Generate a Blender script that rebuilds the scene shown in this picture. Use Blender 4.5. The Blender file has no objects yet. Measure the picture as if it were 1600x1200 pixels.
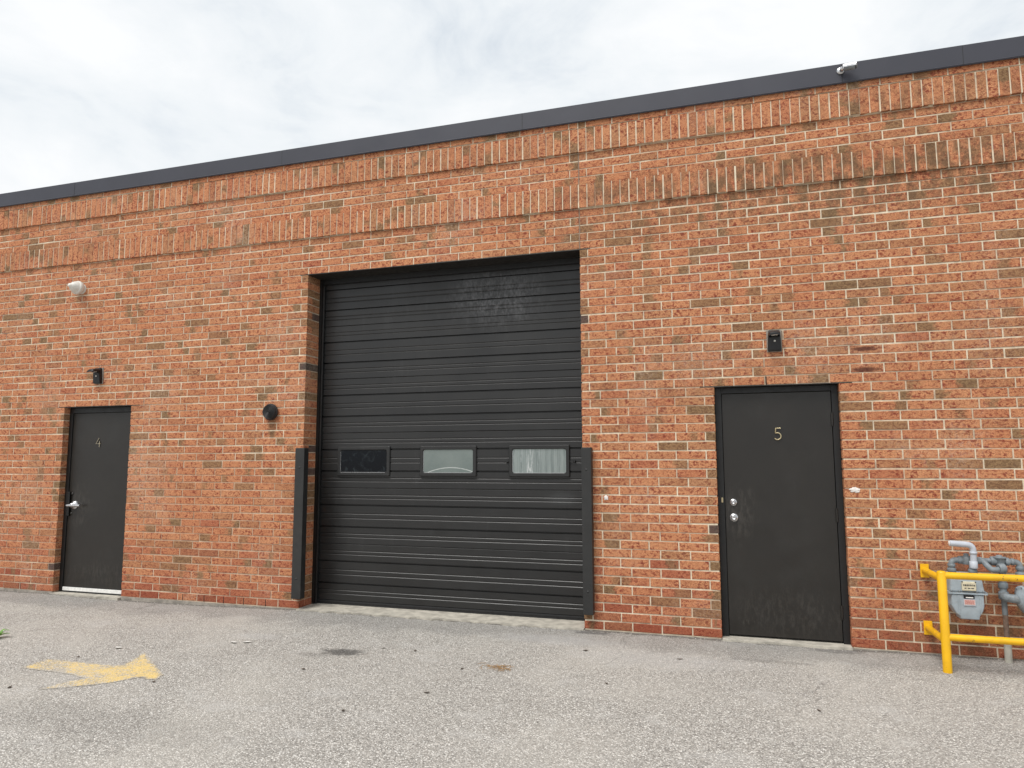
import bpy, bmesh, math, random
from mathutils import Vector, Matrix

R = random.Random(7)
sc = bpy.context.scene
COL = sc.collection

# ------------------------------------------------------------------ camera
CAM = Vector((1.3197, -6.3691, 1.5064))
YAW, PITCH, ROLL, FPX = -0.303158, 0.106698, -0.002349, 1099.33
_f = Vector((math.sin(YAW) * math.cos(PITCH), math.cos(YAW) * math.cos(PITCH), math.sin(PITCH)))
_r0 = Vector((math.cos(YAW), -math.sin(YAW), 0))
_u0 = _r0.cross(_f)
_r = _r0 * math.cos(ROLL) + _u0 * math.sin(ROLL)
_u = -_r0 * math.sin(ROLL) + _u0 * math.cos(ROLL)
cd = bpy.data.cameras.new('camera')
cam = bpy.data.objects.new('camera', cd)
COL.objects.link(cam)
cam.matrix_world = Matrix(((_r.x, _u.x, -_f.x, CAM.x), (_r.y, _u.y, -_f.y, CAM.y), (_r.z, _u.z, -_f.z, CAM.z), (0, 0, 0, 1)))
cd.sensor_fit = 'HORIZONTAL'
cd.sensor_width = 36
cd.lens = 36 * FPX / 1600
cd.clip_start = 0.05
cd.clip_end = 2000
sc.camera = cam


def project(p):
    d = Vector(p) - CAM
    z = d.dot(_f)
    return 800 + FPX * d.dot(_r) / z, 600 - FPX * d.dot(_u) / z


# ------------------------------------------------------------------ light
SUN_EL, SUN_AZ = math.radians(58), math.radians(24)      # azimuth: from the wall's normal towards -X
to_sun = Vector((-math.sin(SUN_AZ) * math.cos(SUN_EL), -math.cos(SUN_AZ) * math.cos(SUN_EL), math.sin(SUN_EL)))
sd = bpy.data.lights.new('sun', 'SUN')
sd.energy = 1.5
sd.angle = math.radians(30)
sd.color = (1.0, 0.97, 0.93)
sun = bpy.data.objects.new('sun', sd)
COL.objects.link(sun)
sun.rotation_euler = to_sun.to_track_quat('Z', 'Y').to_euler()
sun.location = (0, -20, 30)

sc.view_settings.view_transform = 'Standard'
sc.view_settings.look = 'None'
sc.view_settings.gamma = 1.0
sc.view_settings.use_curve_mapping = False
sc.view_settings.exposure = 0.93


# ------------------------------------------------------------------ node helper
class N:
    def __init__(self, tree):
        self.t = tree
        tree.nodes.clear()

    def add(self, kind, **kw):
        nd = self.t.nodes.new(kind)
        for k, v in kw.items():
            setattr(nd, k, v)
        return nd

    def link(self, a, b):
        self.t.links.new(a, b)

    def put(self, sock, v):
        if isinstance(v, bpy.types.NodeSocket):
            self.t.links.new(v, sock)
        elif isinstance(v, (tuple, list)) and len(v) == 3 and sock.type == 'RGBA':
            sock.default_value = (*v, 1)
        else:
            sock.default_value = v

    def math(self, op, a, b=None, c=None, clamp=False):
        nd = self.add('ShaderNodeMath', operation=op, use_clamp=clamp)
        self.put(nd.inputs[0], a)
        if b is not None:
            self.put(nd.inputs[1], b)
        if c is not None:
            self.put(nd.inputs[2], c)
        return nd.outputs[0]

    def mix(self, f, a, b, blend='MIX'):
        nd = self.add('ShaderNodeMix', data_type='RGBA', blend_type=blend)
        self.put(nd.inputs[0], f)
        self.put(nd.inputs[6], a)
        self.put(nd.inputs[7], b)
        return nd.outputs[2]

    def smooth(self, v, lo, hi, a=0.0, b=1.0):
        nd = self.add('ShaderNodeMapRange', interpolation_type='SMOOTHSTEP')
        self.put(nd.inputs[0], v)
        self.put(nd.inputs[1], lo)
        self.put(nd.inputs[2], hi)
        self.put(nd.inputs[3], a)
        self.put(nd.inputs[4], b)
        return nd.outputs[0]

    def noise(self, vec, scale, detail=2.0, rough=0.5, dist=0.0):
        nd = self.add('ShaderNodeTexNoise')
        self.put(nd.inputs['Vector'], vec)
        nd.inputs['Scale'].default_value = scale
        nd.inputs['Detail'].default_value = detail
        nd.inputs['Roughness'].default_value = rough
        nd.inputs['Distortion'].default_value = dist
        return nd.outputs[0]

    def noisec(self, vec, scale, detail=2.0):
        nd = self.add('ShaderNodeTexNoise')
        self.put(nd.inputs['Vector'], vec)
        nd.inputs['Scale'].default_value = scale
        nd.inputs['Detail'].default_value = detail
        return nd.outputs[1]

    def ramp(self, v, stops, interp='LINEAR'):
        nd = self.add('ShaderNodeValToRGB')
        cr = nd.color_ramp
        cr.interpolation = interp
        while len(cr.elements) < len(stops):
            cr.elements.new(0.5)
        for e, (p, c) in zip(cr.elements, stops):
            e.position = p
            e.color = (*c, 1)
        self.put(nd.inputs[0], v)
        return nd.outputs[0]

    def scale(self, vec, s):
        nd = self.add('ShaderNodeVectorMath', operation='MULTIPLY')
        self.put(nd.inputs[0], vec)
        nd.inputs[1].default_value = s
        return nd.outputs[0]

    def bump(self, h, strength, dist):
        nd = self.add('ShaderNodeBump')
        nd.inputs['Strength'].default_value = strength
        nd.inputs['Distance'].default_value = dist
        self.put(nd.inputs['Height'], h)
        return nd.outputs[0]

    def pos(self):
        return self.add('ShaderNodeNewGeometry').outputs['Position']

    def sep(self, v):
        nd = self.add('ShaderNodeSeparateXYZ')
        self.put(nd.inputs[0], v)
        return nd.outputs

    def spot(self, p, c, rad, edge=0.35, wob=0.5, ns=9.0):
        """soft irregular spot about the point c with radii rad: a stain with a shape of its own"""
        a = self.add('ShaderNodeVectorMath', operation='SUBTRACT')
        self.put(a.inputs[0], p)
        a.inputs[1].default_value = c
        b = self.add('ShaderNodeVectorMath', operation='DIVIDE')
        self.put(b.inputs[0], a.outputs[0])
        b.inputs[1].default_value = rad
        l = self.add('ShaderNodeVectorMath', operation='LENGTH')
        self.put(l.inputs[0], b.outputs[0])
        n = self.math('MULTIPLY_ADD', self.noise(p, ns, 4), wob * 2, -wob)
        d = self.math('ADD', l.outputs['Value'], n)
        return self.smooth(d, 1.0 - edge, 1.0 + edge, 1.0, 0.0)

    def out(self, col, rough=0.7, metal=0.0, bump=None, spec=0.5, **kw):
        o = self.add('ShaderNodeOutputMaterial')
        b = self.add('ShaderNodeBsdfPrincipled')
        self.put(b.inputs['Base Color'], col)
        self.put(b.inputs['Roughness'], rough)
        self.put(b.inputs['Metallic'], metal)
        self.put(b.inputs['Specular IOR Level'], spec)
        for k, v in kw.items():
            self.put(b.inputs[k], v)
        if bump is not None:
            self.link(bump, b.inputs['Normal'])
        self.link(b.outputs[0], o.inputs[0])
        return b


def new_mat(name):
    m = bpy.data.materials.new(name)
    m.use_nodes = True
    return m, N(m.node_tree)


# ------------------------------------------------------------------ world: bright broken overcast over a physical sky
w = bpy.data.worlds.new('World')
sc.world = w
w.use_nodes = True
n = N(w.node_tree)
sky = n.add('ShaderNodeTexSky', sky_type='NISHITA')
sky.sun_disc = False
sky.sun_elevation = SUN_EL
sky.sun_rotation = math.atan2(to_sun.x, to_sun.y)
sky.altitude = 150
sky.dust_density = 2.0
tc = n.add('ShaderNodeTexCoord')
g = tc.outputs['Generated']
mp = n.add('ShaderNodeVectorMath', operation='ADD')
n.put(mp.inputs[0], g)
mp.inputs[1].default_value = (1.9, 0.4, 0.7)
warp = n.scale(mp.outputs[0], (1.0, 1.0, 1.7))
c1 = n.noise(warp, 2.1, 7, 0.55, 0.35)
c2 = n.noise(n.scale(g, (1.3, 1.0, 2.4)), 4.6, 6, 0.6, 0.6)
cloudv = n.math('ADD', n.math('MULTIPLY', c1, 0.7), n.math('MULTIPLY', c2, 0.3))
cloud = n.ramp(cloudv, [(0.32, (0.53, 0.60, 0.68)), (0.42, (0.71, 0.765, 0.82)), (0.49, (0.835, 0.872, 0.90)), (0.60, (0.94, 0.953, 0.965))])
cover = n.smooth(cloudv, 0.30, 0.46, 0.80, 0.98)
b1 = n.add('ShaderNodeBackground')
n.put(b1.inputs[0], sky.outputs[0])
b1.inputs[1].default_value = 0.06
b2 = n.add('ShaderNodeBackground')
n.put(b2.inputs[0], cloud)
b2.inputs[1].default_value = 0.56
ms = n.add('ShaderNodeMixShader')
n.put(ms.inputs[0], cover)
n.link(b1.outputs[0], ms.inputs[1])
n.link(b2.outputs[0], ms.inputs[2])
wo = n.add('ShaderNodeOutputWorld')
n.link(ms.outputs[0], wo.inputs[0])

# ------------------------------------------------------------------ materials
MAT = {}


def brick_material(key):
    m, n = new_mat(key)
    p = n.pos()
    at = n.add('ShaderNodeAttribute', attribute_name='tone')
    tr, tg, tb = n.sep(at.outputs['Color'])
    fl = n.add('ShaderNodeAttribute', attribute_name='flash')
    fa, fb, fs = n.sep(fl.outputs['Color'])
    uv = n.add('ShaderNodeAttribute', attribute_name='brick_uv')
    u, v, _ = n.sep(uv.outputs['Vector'])
    base = n.ramp(tr, [(0.0, (0.30, 0.082, 0.044)), (0.25, (0.43, 0.152, 0.080)), (0.55, (0.53, 0.226, 0.110)), (0.8, (0.56, 0.258, 0.128)), (1.0, (0.52, 0.25, 0.130))])
    off = n.add('ShaderNodeCombineXYZ')
    n.put(off.inputs[0], n.math('MULTIPLY', tg, 7.0))
    n.put(off.inputs[2], n.math('MULTIPLY', tb, 5.0))
    va = n.add('ShaderNodeVectorMath', operation='ADD')
    n.put(va.inputs[0], p)
    n.put(va.inputs[1], off.outputs[0])
    q = va.outputs[0]
    blot = n.noise(n.scale(q, (0.8, 0.8, 1.1)), 46, 5, 0.66, 0.7)
    big = n.noise(q, 14, 3, 0.55)
    red = n.math('MULTIPLY', n.smooth(blot, 0.48, 0.58), n.smooth(big, 0.34, 0.58, 0.25, 1.0))
    col = n.mix(red, base, (0.235, 0.052, 0.030))
    lite = n.smooth(n.noise(q, 85, 4, 0.6), 0.56, 0.70)
    col = n.mix(n.math('MULTIPLY', lite, 0.6), col, (0.64, 0.36, 0.215))
    # flashed olive-brown ends
    wob = n.math('MULTIPLY_ADD', n.noise(q, 22, 4, 0.65), 0.9, -0.45)
    uu = n.math('ADD', u, wob)
    m1 = n.smooth(n.math('SUBTRACT', uu, fa), -0.12, 0.12)
    m2 = n.smooth(n.math('SUBTRACT', fb, uu), -0.12, 0.12)
    fm = n.math('MULTIPLY', n.math('MULTIPLY', m1, m2), fs)
    flc = n.mix(n.smooth(blot, 0.42, 0.62), (0.255, 0.165, 0.085), (0.155, 0.09, 0.048))
    col = n.mix(fm, col, flc)
    # a few over-burnt, near black bricks
    col = n.mix(n.smooth(tg, 0.985, 0.99, 0.0, 0.85), col, (0.055, 0.055, 0.055))
    # lime bloom and soot carried over several bricks
    bl = n.math('MULTIPLY', n.smooth(n.noise(p, 1.1, 4, 0.6), 0.50, 0.70), n.smooth(n.noise(p, 38, 4, 0.7), 0.40, 0.70))
    col = n.mix(n.math('MULTIPLY', bl, 0.50), col, (0.60, 0.45, 0.35))
    # olive-brown weathering run down below the projecting bands; lower patches, one behind the meter
    for c_, rad, f_ in (((1.5, 0, 3.78), (1.6, 1, 0.28), 0.62), ((3.4, 0, 3.84), (1.2, 1, 0.26), 0.60), ((2.0, -0.02, 4.00), (2.0, 1, 0.16), 0.62), ((2.9, -0.02, 4.50), (0.9, 1, 0.14), 0.5), ((-1.2, -0.02, 4.52), (1.6, 1, 0.10), 0.35), ((-6.6, -0.02, 4.05), (0.9, 1, 0.10), 0.35), ((0.9, 0, 2.25), (0.9, 1, 0.4), 0.22), ((3.2, 0, 2.6), (1.2, 1, 0.7), 0.22), ((2.95, 0, 0.25), (0.55, 1, 0.45), 0.55)):
        wm_ = n.math('MULTIPLY', n.spot(p, c_, rad, 0.7, 0.7, 2.6), n.smooth(n.noise(n.scale(p, (1.0, 1.0, 0.55)), 13, 5, 0.7), 0.38, 0.62))
        col = n.mix(n.math('MULTIPLY', wm_, f_), col, (0.135, 0.085, 0.048))
    spk = n.noise(n.scale(q, (0.75, 0.75, 1.2)), 120, 4, 0.7)
    col = n.mix(1.0, col, n.ramp(spk, [(0.30, (0.46, 0.40, 0.36)), (0.47, (0.94, 0.93, 0.92)), (0.64, (1.25, 1.27, 1.29))]), 'MULTIPLY')
    gr = n.noise(q, 330, 3, 0.65)
    col = n.mix(1.0, col, n.ramp(gr, [(0.25, (0.55, 0.52, 0.50)), (0.52, (1.0, 1.0, 1.0)), (0.75, (1.25, 1.22, 1.2))]), 'MULTIPLY')
    # rust runs and a drip below the round vent
    for c, rad in (((2.383, 0, 2.41), (0.085, 0.2, 0.018)), ((2.385, 0, 2.236), (0.10, 0.2, 0.020)), ((1.98, 0, 2.76), (0.02, 0.2, 0.02))):
        col = n.mix(n.math('MULTIPLY', n.spot(p, c, rad, 0.5, 0.5, 30), 0.85), col, (0.07, 0.022, 0.016))
    col = n.mix(n.math('MULTIPLY', n.spot(p, (-3.345, 0, 1.86), (0.045, 0.2, 0.13), 0.5, 0.3, 20), 0.55), col, (0.085, 0.055, 0.03))
    h = n.math('ADD', n.math('MULTIPLY', gr, 0.5), n.math('ADD', n.math('MULTIPLY', n.noise(n.scale(q, (1.0, 1.0, 2.2)), 75, 4, 0.7), 1.0), n.math('MULTIPLY', blot, 0.8)))
    n.out(col, 0.93, 0, n.bump(h, 0.9, 0.0035), 0.25)
    MAT[key] = m


brick_material('brick')

m, n = new_mat('mortar')
p = n.pos()
a = n.noise(p, 1.3, 4, 0.6)
b = n.noise(p, 22, 4, 0.6)
col = n.mix(n.smooth(b, 0.35, 0.65), (0.74, 0.645, 0.49), (0.58, 0.49, 0.37))
col = n.mix(n.smooth(a, 0.48, 0.66, 0.0, 0.6), col, (0.45, 0.30, 0.20))
col = n.mix(n.math('MULTIPLY', n.spot(p, (-4.6, 0, 0.75), (2.6, 1, 0.75), 0.5, 0.6, 2.0), 0.55), col, (0.42, 0.24, 0.15))
col = n.mix(n.smooth(n.noise(p, 6.0, 4, 0.65), 0.52, 0.70, 0.0, 0.7), col, (0.30, 0.225, 0.165))
n.out(col, 0.95, 0, n.bump(n.noise(p, 260, 3, 0.7), 0.8, 0.002), 0.2)
MAT['mortar'] = m


def plain(key, col, rough, metal=0.0, var=0.12, ns=9.0, bump=0.0, bs=120.0, spec=0.5, dirt=None):
    m, n = new_mat(key)
    p = n.pos()
    a = n.noise(p, ns, 5, 0.6)
    c = n.mix(n.smooth(a, 0.3, 0.7), tuple(x * (1 - var) for x in col), tuple(min(1, x * (1 + var)) for x in col))
    if dirt:
        c = n.mix(n.smooth(n.noise(p, dirt[2], 5, 0.65), 0.52, 0.72, 0.0, dirt[1]), c, dirt[0])
    r = n.smooth(n.noise(p, ns * 2.3, 4, 0.6), 0.3, 0.7, max(0.02, rough - 0.08), min(1, rough + 0.08))
    n.out(c, r, metal, n.bump(n.noise(p, bs, 3), bump, 0.002) if bump else None, spec)
    MAT[key] = m


plain('door_paint', (0.0145, 0.0122, 0.0098), 0.40, var=0.12, ns=2.5, bump=0.25, bs=2.2, spec=0.5, dirt=((0.022, 0.0205, 0.018), 0.5, 2.6))
plain('frame_paint', (0.006, 0.006, 0.006), 0.5, var=0.15, bump=0.1)
plain('guard_paint', (0.019, 0.019, 0.0185), 0.5, var=0.15, ns=5, bump=0.1, dirt=((0.04, 0.036, 0.032), 0.4, 6))
plain('flashing', (0.036, 0.037, 0.050), 0.48, var=0.07, ns=1.4, bump=0.05, bs=7)
plain('steel_lintel', (0.02, 0.018, 0.016), 0.6, var=0.3, ns=12)
plain('sealant', (0.23, 0.155, 0.11), 0.7, var=0.2, ns=20)
plain('caulk', (0.27, 0.235, 0.20), 0.8, var=0.2, ns=30)
plain('concrete', (0.43, 0.40, 0.34), 0.93, var=0.22, ns=11, bump=0.5, bs=190, dirt=((0.22, 0.20, 0.17), 0.6, 7))
plain('foundation', (0.30, 0.27, 0.23), 0.95, var=0.3, ns=8, bump=0.6, bs=150, dirt=((0.10, 0.09, 0.08), 0.8, 9))
plain('black_plastic', (0.0045, 0.0045, 0.005), 0.36, var=0.2)
plain('black_rough', (0.012, 0.012, 0.013), 0.55, var=0.3, ns=40, bump=0.4)
plain('white_plastic', (0.66, 0.65, 0.60), 0.45, var=0.06, ns=8, dirt=((0.42, 0.40, 0.36), 0.5, 14))
plain('silver', (0.62, 0.62, 0.63), 0.28, 0.9, var=0.08)
plain('brass', (0.52, 0.44, 0.27), 0.35, 0.6, var=0.1)
plain('aluminium', (0.80, 0.79, 0.76), 0.5, 0.1, var=0.1, ns=30)
plain('yellow_paint', (0.80, 0.44, 0.004), 0.42, var=0.07, ns=6, bump=0.12, bs=40, dirt=((0.55, 0.30, 0.02), 0.5, 9))
plain('meter_paint', (0.325, 0.38, 0.415), 0.5, var=0.10, ns=14, bump=0.1, dirt=((0.15, 0.18, 0.20), 0.5, 12))
plain('pipe_paint', (0.185, 0.212, 0.228), 0.55, var=0.22, ns=22, bump=0.25, bs=90, dirt=((0.11, 0.10, 0.09), 0.6, 18))
plain('vent_pvc', (0.46, 0.49, 0.54), 0.45, var=0.06, ns=15)
plain('sleeve', (0.40, 0.385, 0.33), 0.8, var=0.15, ns=18)
plain('rusty_pipe', (0.17, 0.115, 0.085), 0.85, var=0.35, ns=30)
plain('badge', (0.60, 0.55, 0.40), 0.5, var=0.1, ns=40)
plain('sticker', (0.62, 0.42, 0.38), 0.6, var=0.1, ns=40)
plain('ink', (0.03, 0.03, 0.03), 0.6, var=0.1)
plain('red_ink', (0.42, 0.08, 0.06), 0.6, var=0.1)
plain('foam_white', (0.78, 0.74, 0.70), 0.85, var=0.1, ns=40)
plain('roof_membrane', (0.20, 0.20, 0.20), 0.9, var=0.1)
plain('leaf_green', (0.115, 0.30, 0.02), 0.5, var=0.25, ns=60)
plain('leaf_dry', (0.075, 0.055, 0.038), 0.8, var=0.4, ns=50)
plain('straw', (0.36, 0.22, 0.10), 0.8, var=0.3, ns=50)
plain('pale_chip', (0.60, 0.58, 0.54), 0.8, var=0.2, ns=50)
plain('number_tan', (0.42, 0.37, 0.27), 0.45, 0.4, var=0.1)
plain('grit', (0.30, 0.28, 0.25), 0.9, var=0.6, ns=90)
plain('void', (0.004, 0.004, 0.004), 0.9)

m = MAT['yellow_paint']
nt = m.node_tree
bs_ = [q for q in nt.nodes if q.type == 'BSDF_PRINCIPLED'][0]
old = bs_.inputs['Base Color'].links[0].from_socket
nn = N.__new__(N)
nn.t = nt
pp = nn.pos()
chip = nn.math('MULTIPLY', nn.smooth(nn.noise(pp, 34, 4, 0.7), 0.66, 0.69), nn.smooth(nn.noise(pp, 4, 3), 0.45, 0.6))
nn.link(nn.mix(chip, old, (0.16, 0.085, 0.04)), bs_.inputs['Base Color'])

# hand grime round the locks and scuffs low down on the two steel doors
m = MAT['door_paint']
nt = m.node_tree
bs_ = [q for q in nt.nodes if q.type == 'BSDF_PRINCIPLED'][0]
old = bs_.inputs['Base Color'].links[0].from_socket
nn = N.__new__(N)
nn.t = nt
pp = nn.pos()
cur = old
for c_, rad, f_ in (((1.34, 0.09, 1.04), (0.12, 1, 0.20), 0.5), ((1.40, 0.09, 0.13), (0.05, 1, 0.016), 0.9), ((1.75, 0.09, 0.22), (0.45, 1, 0.16), 0.35), ((-6.02, 0.09, 0.98), (0.14, 1, 0.2), 0.5), ((-5.7, 0.09, 0.2), (0.4, 1, 0.14), 0.35)):
    k_ = nn.math('MULTIPLY', nn.spot(pp, c_, rad, 0.7, 0.6, 12), nn.smooth(nn.noise(nn.scale(pp, (1.0, 1.0, 0.35)), 40, 4, 0.7), 0.42, 0.66))
    cur = nn.mix(nn.math('MULTIPLY', k_, f_), cur, (0.065, 0.058, 0.05))
nn.link(cur, bs_.inputs['Base Color'])

# overhead door skin: charcoal paint, chalky scuffs on the top section
m, n = new_mat('overhead_paint')
p = n.pos()
c = n.mix(n.smooth(n.noise(p, 1.6, 5, 0.6), 0.3, 0.7), (0.0110, 0.0108, 0.0108), (0.0150, 0.0148, 0.0146))
c = n.mix(n.smooth(n.noise(n.scale(p, (3.0, 1.0, 0.6)), 3.0, 6, 0.7), 0.56, 0.74, 0.0, 0.16), c, (0.07, 0.07, 0.07))
sc1 = n.spot(p, (-0.92, 0.27, 3.16), (0.42, 0.5, 0.26), 0.6, 0.6, 7)
c = n.mix(n.math('MULTIPLY', sc1, n.smooth(n.noise(n.scale(p, (2.0, 1.0, 1.0)), 24, 5, 0.7), 0.38, 0.70, 0.0, 0.50)), c, (0.17, 0.17, 0.175))
sc2 = n.spot(p, (-0.72, 0.27, 3.415), (0.36, 0.5, 0.035), 0.35, 0.5, 12)
c = n.mix(n.math('MULTIPLY', sc2, n.smooth(n.noise(n.scale(p, (2.5, 1.0, 1.0)), 14, 4, 0.7), 0.47, 0.56)), c, (0.006, 0.006, 0.006))
sc3 = n.spot(p, (-0.25, 0.27, 1.13), (0.13, 0.5, 0.05), 0.7, 0.5, 16)
c = n.mix(n.math('MULTIPLY', sc3, 0.14), c, (0.12, 0.13, 0.135))
r = n.smooth(n.noise(p, 3.2, 4, 0.6), 0.3, 0.7, 0.34, 0.46)
n.out(c, r, 0, n.bump(n.noise(p, 5, 3), 0.10, 0.01), 0.55)
MAT['overhead_paint'] = m

# panes
m, n = new_mat('pane_clear')
p = n.pos()
sw = n.smooth(n.noise(p, 9, 6, 0.7, 1.6), 0.50, 0.68, 0.0, 0.5)
n.out(n.mix(sw, (0.002, 0.003, 0.005), (0.035, 0.045, 0.05)), 0.12, 0, None, 0.22)
MAT['pane_clear'] = m
m, n = new_mat('pane_cloudy')
p = n.pos()
x, y, z = n.sep(p)
v = n.smooth(n.noise(p, 3, 5, 0.6), 0.3, 0.7)
c = n.mix(v, (0.135, 0.165, 0.155), (0.175, 0.205, 0.192))
dx = n.math('ADD', x, 1.40)
arc = n.math('ABSOLUTE', n.math('SUBTRACT', z, n.math('MULTIPLY_ADD', n.math('MULTIPLY', dx, dx), -0.75, 1.425)))
c = n.mix(n.math('MULTIPLY', n.smooth(arc, 0.001, 0.006, 1.0, 0.0), n.smooth(n.noise(p, 30, 3), 0.2, 0.5, 0.4, 0.9)), c, (0.5, 0.52, 0.5))
n.out(c, 0.22, 0, None, 0.5)
MAT['pane_cloudy'] = m
m, n = new_mat('pane_streaked')
p = n.pos()
v = n.noise(n.scale(p, (34.0, 1.0, 1.6)), 1.0, 5, 0.65)
c = n.mix(n.smooth(v, 0.30, 0.62), (0.135, 0.165, 0.16), (0.23, 0.265, 0.255))
st = n.noise(n.scale(p, (46.0, 1.0, 4.0)), 1.0, 6, 0.75, 0.8)
k = n.spot(p, (-0.60, 0.2, 1.49), (0.11, 1, 0.2), 0.6, 0.3, 8)
c = n.mix(n.math('MULTIPLY', n.smooth(st, 0.50, 0.66), n.math('MULTIPLY_ADD', k, 0.8, 0.12)), c, (0.55, 0.57, 0.56))
n.out(c, 0.25, 0, None, 0.5)
MAT['pane_streaked'] = m


def asphalt_color(n, p):
    x, y, z = n.sep(p)
    vo = n.add('ShaderNodeTexVoronoi', feature='F1')
    n.put(vo.inputs['Vector'], p)
    vo.inputs['Scale'].default_value = 125
    vr, vg, vb = n.sep(vo.outputs['Color'])
    stone = n.ramp(vr, [(0.0, (0.17, 0.158, 0.143)), (0.28, (0.345, 0.326, 0.297)), (0.60, (0.485, 0.46, 0.42)), (0.84, (0.61, 0.583, 0.54)), (1.0, (0.92, 0.90, 0.85))])
    binder = n.smooth(vo.outputs['Distance'], 0.40, 0.62)
    c = n.mix(n.math('MULTIPLY', binder, 0.7), stone, (0.24, 0.227, 0.208))
    fine = n.noise(p, 330, 3, 0.7)
    c = n.mix(1.0, c, n.ramp(fine, [(0.3, (0.62, 0.62, 0.62)), (0.5, (1, 1, 1)), (0.7, (1.35, 1.33, 1.3))]), 'MULTIPLY')
    # worn fines: pale dusty patches and browner traffic lanes
    big = n.noise(p, 0.75, 6, 0.62, 0.4)
    c = n.mix(n.smooth(big, 0.40, 0.66, 0.0, 0.34), c, (0.52, 0.49, 0.44))
    c = n.mix(n.smooth(n.noise(p, 2.6, 5, 0.65), 0.52, 0.72, 0.0, 0.40), c, (0.50, 0.485, 0.46))
    c = n.mix(n.smooth(n.noise(p, 1.7, 5, 0.65, 0.6), 0.56, 0.74, 0.0, 0.35), c, (0.34, 0.31, 0.275))
    # newer, coarser and greyer infill along the foot of the wall
    ed = n.math('ADD', y, n.math('MULTIPLY_ADD', n.noise(p, 1.9, 4, 0.6), 0.9, -0.45))
    c = n.mix(n.smooth(ed, -0.62, -0.38, 0.0, 0.35), c, (0.17, 0.165, 0.16))
    # grit and dirt gathered at the foot of the wall, hairline cracks
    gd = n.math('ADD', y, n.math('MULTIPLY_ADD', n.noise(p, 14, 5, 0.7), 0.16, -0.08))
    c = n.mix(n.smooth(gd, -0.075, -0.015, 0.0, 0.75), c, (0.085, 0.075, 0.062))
    ck = n.add('ShaderNodeTexVoronoi', feature='DISTANCE_TO_EDGE')
    wv = n.add('ShaderNodeVectorMath', operation='ADD')
    n.put(wv.inputs[0], p)
    n.put(wv.inputs[1], n.scale(n.noisec(p, 2.2, 5), (0.7, 0.7, 0.0)))
    n.put(ck.inputs['Vector'], n.scale(wv.outputs[0], (0.45, 0.8, 0.0)))
    ck.inputs['Scale'].default_value = 0.62
    cm = n.math('MULTIPLY', n.smooth(ck.outputs['Distance'], 0.0005, 0.0035, 1.0, 0.0), n.smooth(n.noise(p, 0.8, 3), 0.48, 0.60))
    c = n.mix(n.math('MULTIPLY', cm, 0.35), c, (0.08, 0.075, 0.07))
    # oil spot and other dark patches, one under the right corner guard
    for cc, rad, f in (((-1.69, -1.265, 0), (0.17, 0.085, 1), 0.75), ((-1.86, -1.40, 0), (0.14, 0.05, 1), 0.25), ((1.55, -0.55, 0), (0.30, 0.04, 1), 0.25), ((1.0, -2.9, 0), (0.5, 0.16, 1), 0.16), ((-2.2, -3.0, 0), (0.9, 0.2, 1), 0.14), ((0.10, -0.10, 0), (0.16, 0.05, 1), 0.6), ((2.05, -0.10, 0), (0.2, 0.06, 1), 0.45)):
        c = n.mix(n.math('MULTIPLY', n.spot(p, cc, rad, 0.45, 0.95, 16), f), c, (0.055, 0.052, 0.05))
    for cc, rad, f in (((-0.15, -0.42, 0), (0.5, 0.14, 1), 0.35), ((0.75, -0.75, 0), (0.6, 0.2, 1), 0.30), ((-2.66, -1.03, 0), (0.22, 0.09, 1), 0.30)):
        c = n.mix(n.math('MULTIPLY', n.spot(p, cc, rad, 0.6, 0.6, 8), f), c, (0.47, 0.46, 0.45))
    h = n.math('ADD', n.math('MULTIPLY', vo.outputs['Distance'], -1.2), n.math('MULTIPLY', fine, 0.5))
    return c, h


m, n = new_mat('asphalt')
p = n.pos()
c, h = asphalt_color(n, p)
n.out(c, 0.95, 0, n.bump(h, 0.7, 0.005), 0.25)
MAT['asphalt'] = m

m, n = new_mat('arrow_paint')
p = n.pos()
c, h = asphalt_color(n, p)
pc = n.mix(n.noise(p, 12, 4), (0.78, 0.56, 0.17), (0.70, 0.51, 0.20))
wear = n.math('ADD', n.math('MULTIPLY', n.noise(p, 80, 4, 0.75), 0.75), n.math('MULTIPLY', n.noise(p, 5.5, 5, 0.65), 0.45))
crk = n.add('ShaderNodeTexVoronoi', feature='DISTANCE_TO_EDGE')
n.put(crk.inputs['Vector'], n.scale(p, (1.0, 0.55, 1.0)))
crk.inputs['Scale'].default_value = 9
ea = n.add('ShaderNodeAttribute', attribute_name='edge')
wear = n.math('ADD', wear, n.smooth(ea.outputs['Fac'], 0.0, 1.0, 0.13, 0.0))
ax_, ay_, az_ = n.sep(p)
wear = n.math('ADD', wear, n.smooth(n.math('ADD', ay_, n.math('MULTIPLY', ax_, 0.55)), -4.25, -3.85, 0.07, 0.0))
worn = n.math('MAXIMUM', n.smooth(wear, 0.55, 0.71, 0.10, 0.95), n.smooth(crk.outputs['Distance'], 0.004, 0.035, 0.65, 0.0))
c = n.mix(worn, pc, c)
n.out(c, 0.9, 0, n.bump(h, 0.6, 0.004), 0.25)
MAT['arrow_paint'] = m


# ------------------------------------------------------------------ mesh helpers
def link(name, me, mat=None, parent=None, loc=None, smooth=False):
    o = bpy.data.objects.new(name, me)
    COL.objects.link(o)
    if mat:
        me.materials.append(MAT[mat])
    if parent:
        o.parent = parent
    if loc:
        o.location = loc
    if smooth:
        for f in me.polygons:
            f.use_smooth = True
    return o


def empty(name, loc=(0, 0, 0), parent=None):
    o = bpy.data.objects.new(name, None)
    o.empty_display_size = 0.1
    COL.objects.link(o)
    o.location = loc
    if parent:
        o.parent = parent
    return o


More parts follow.
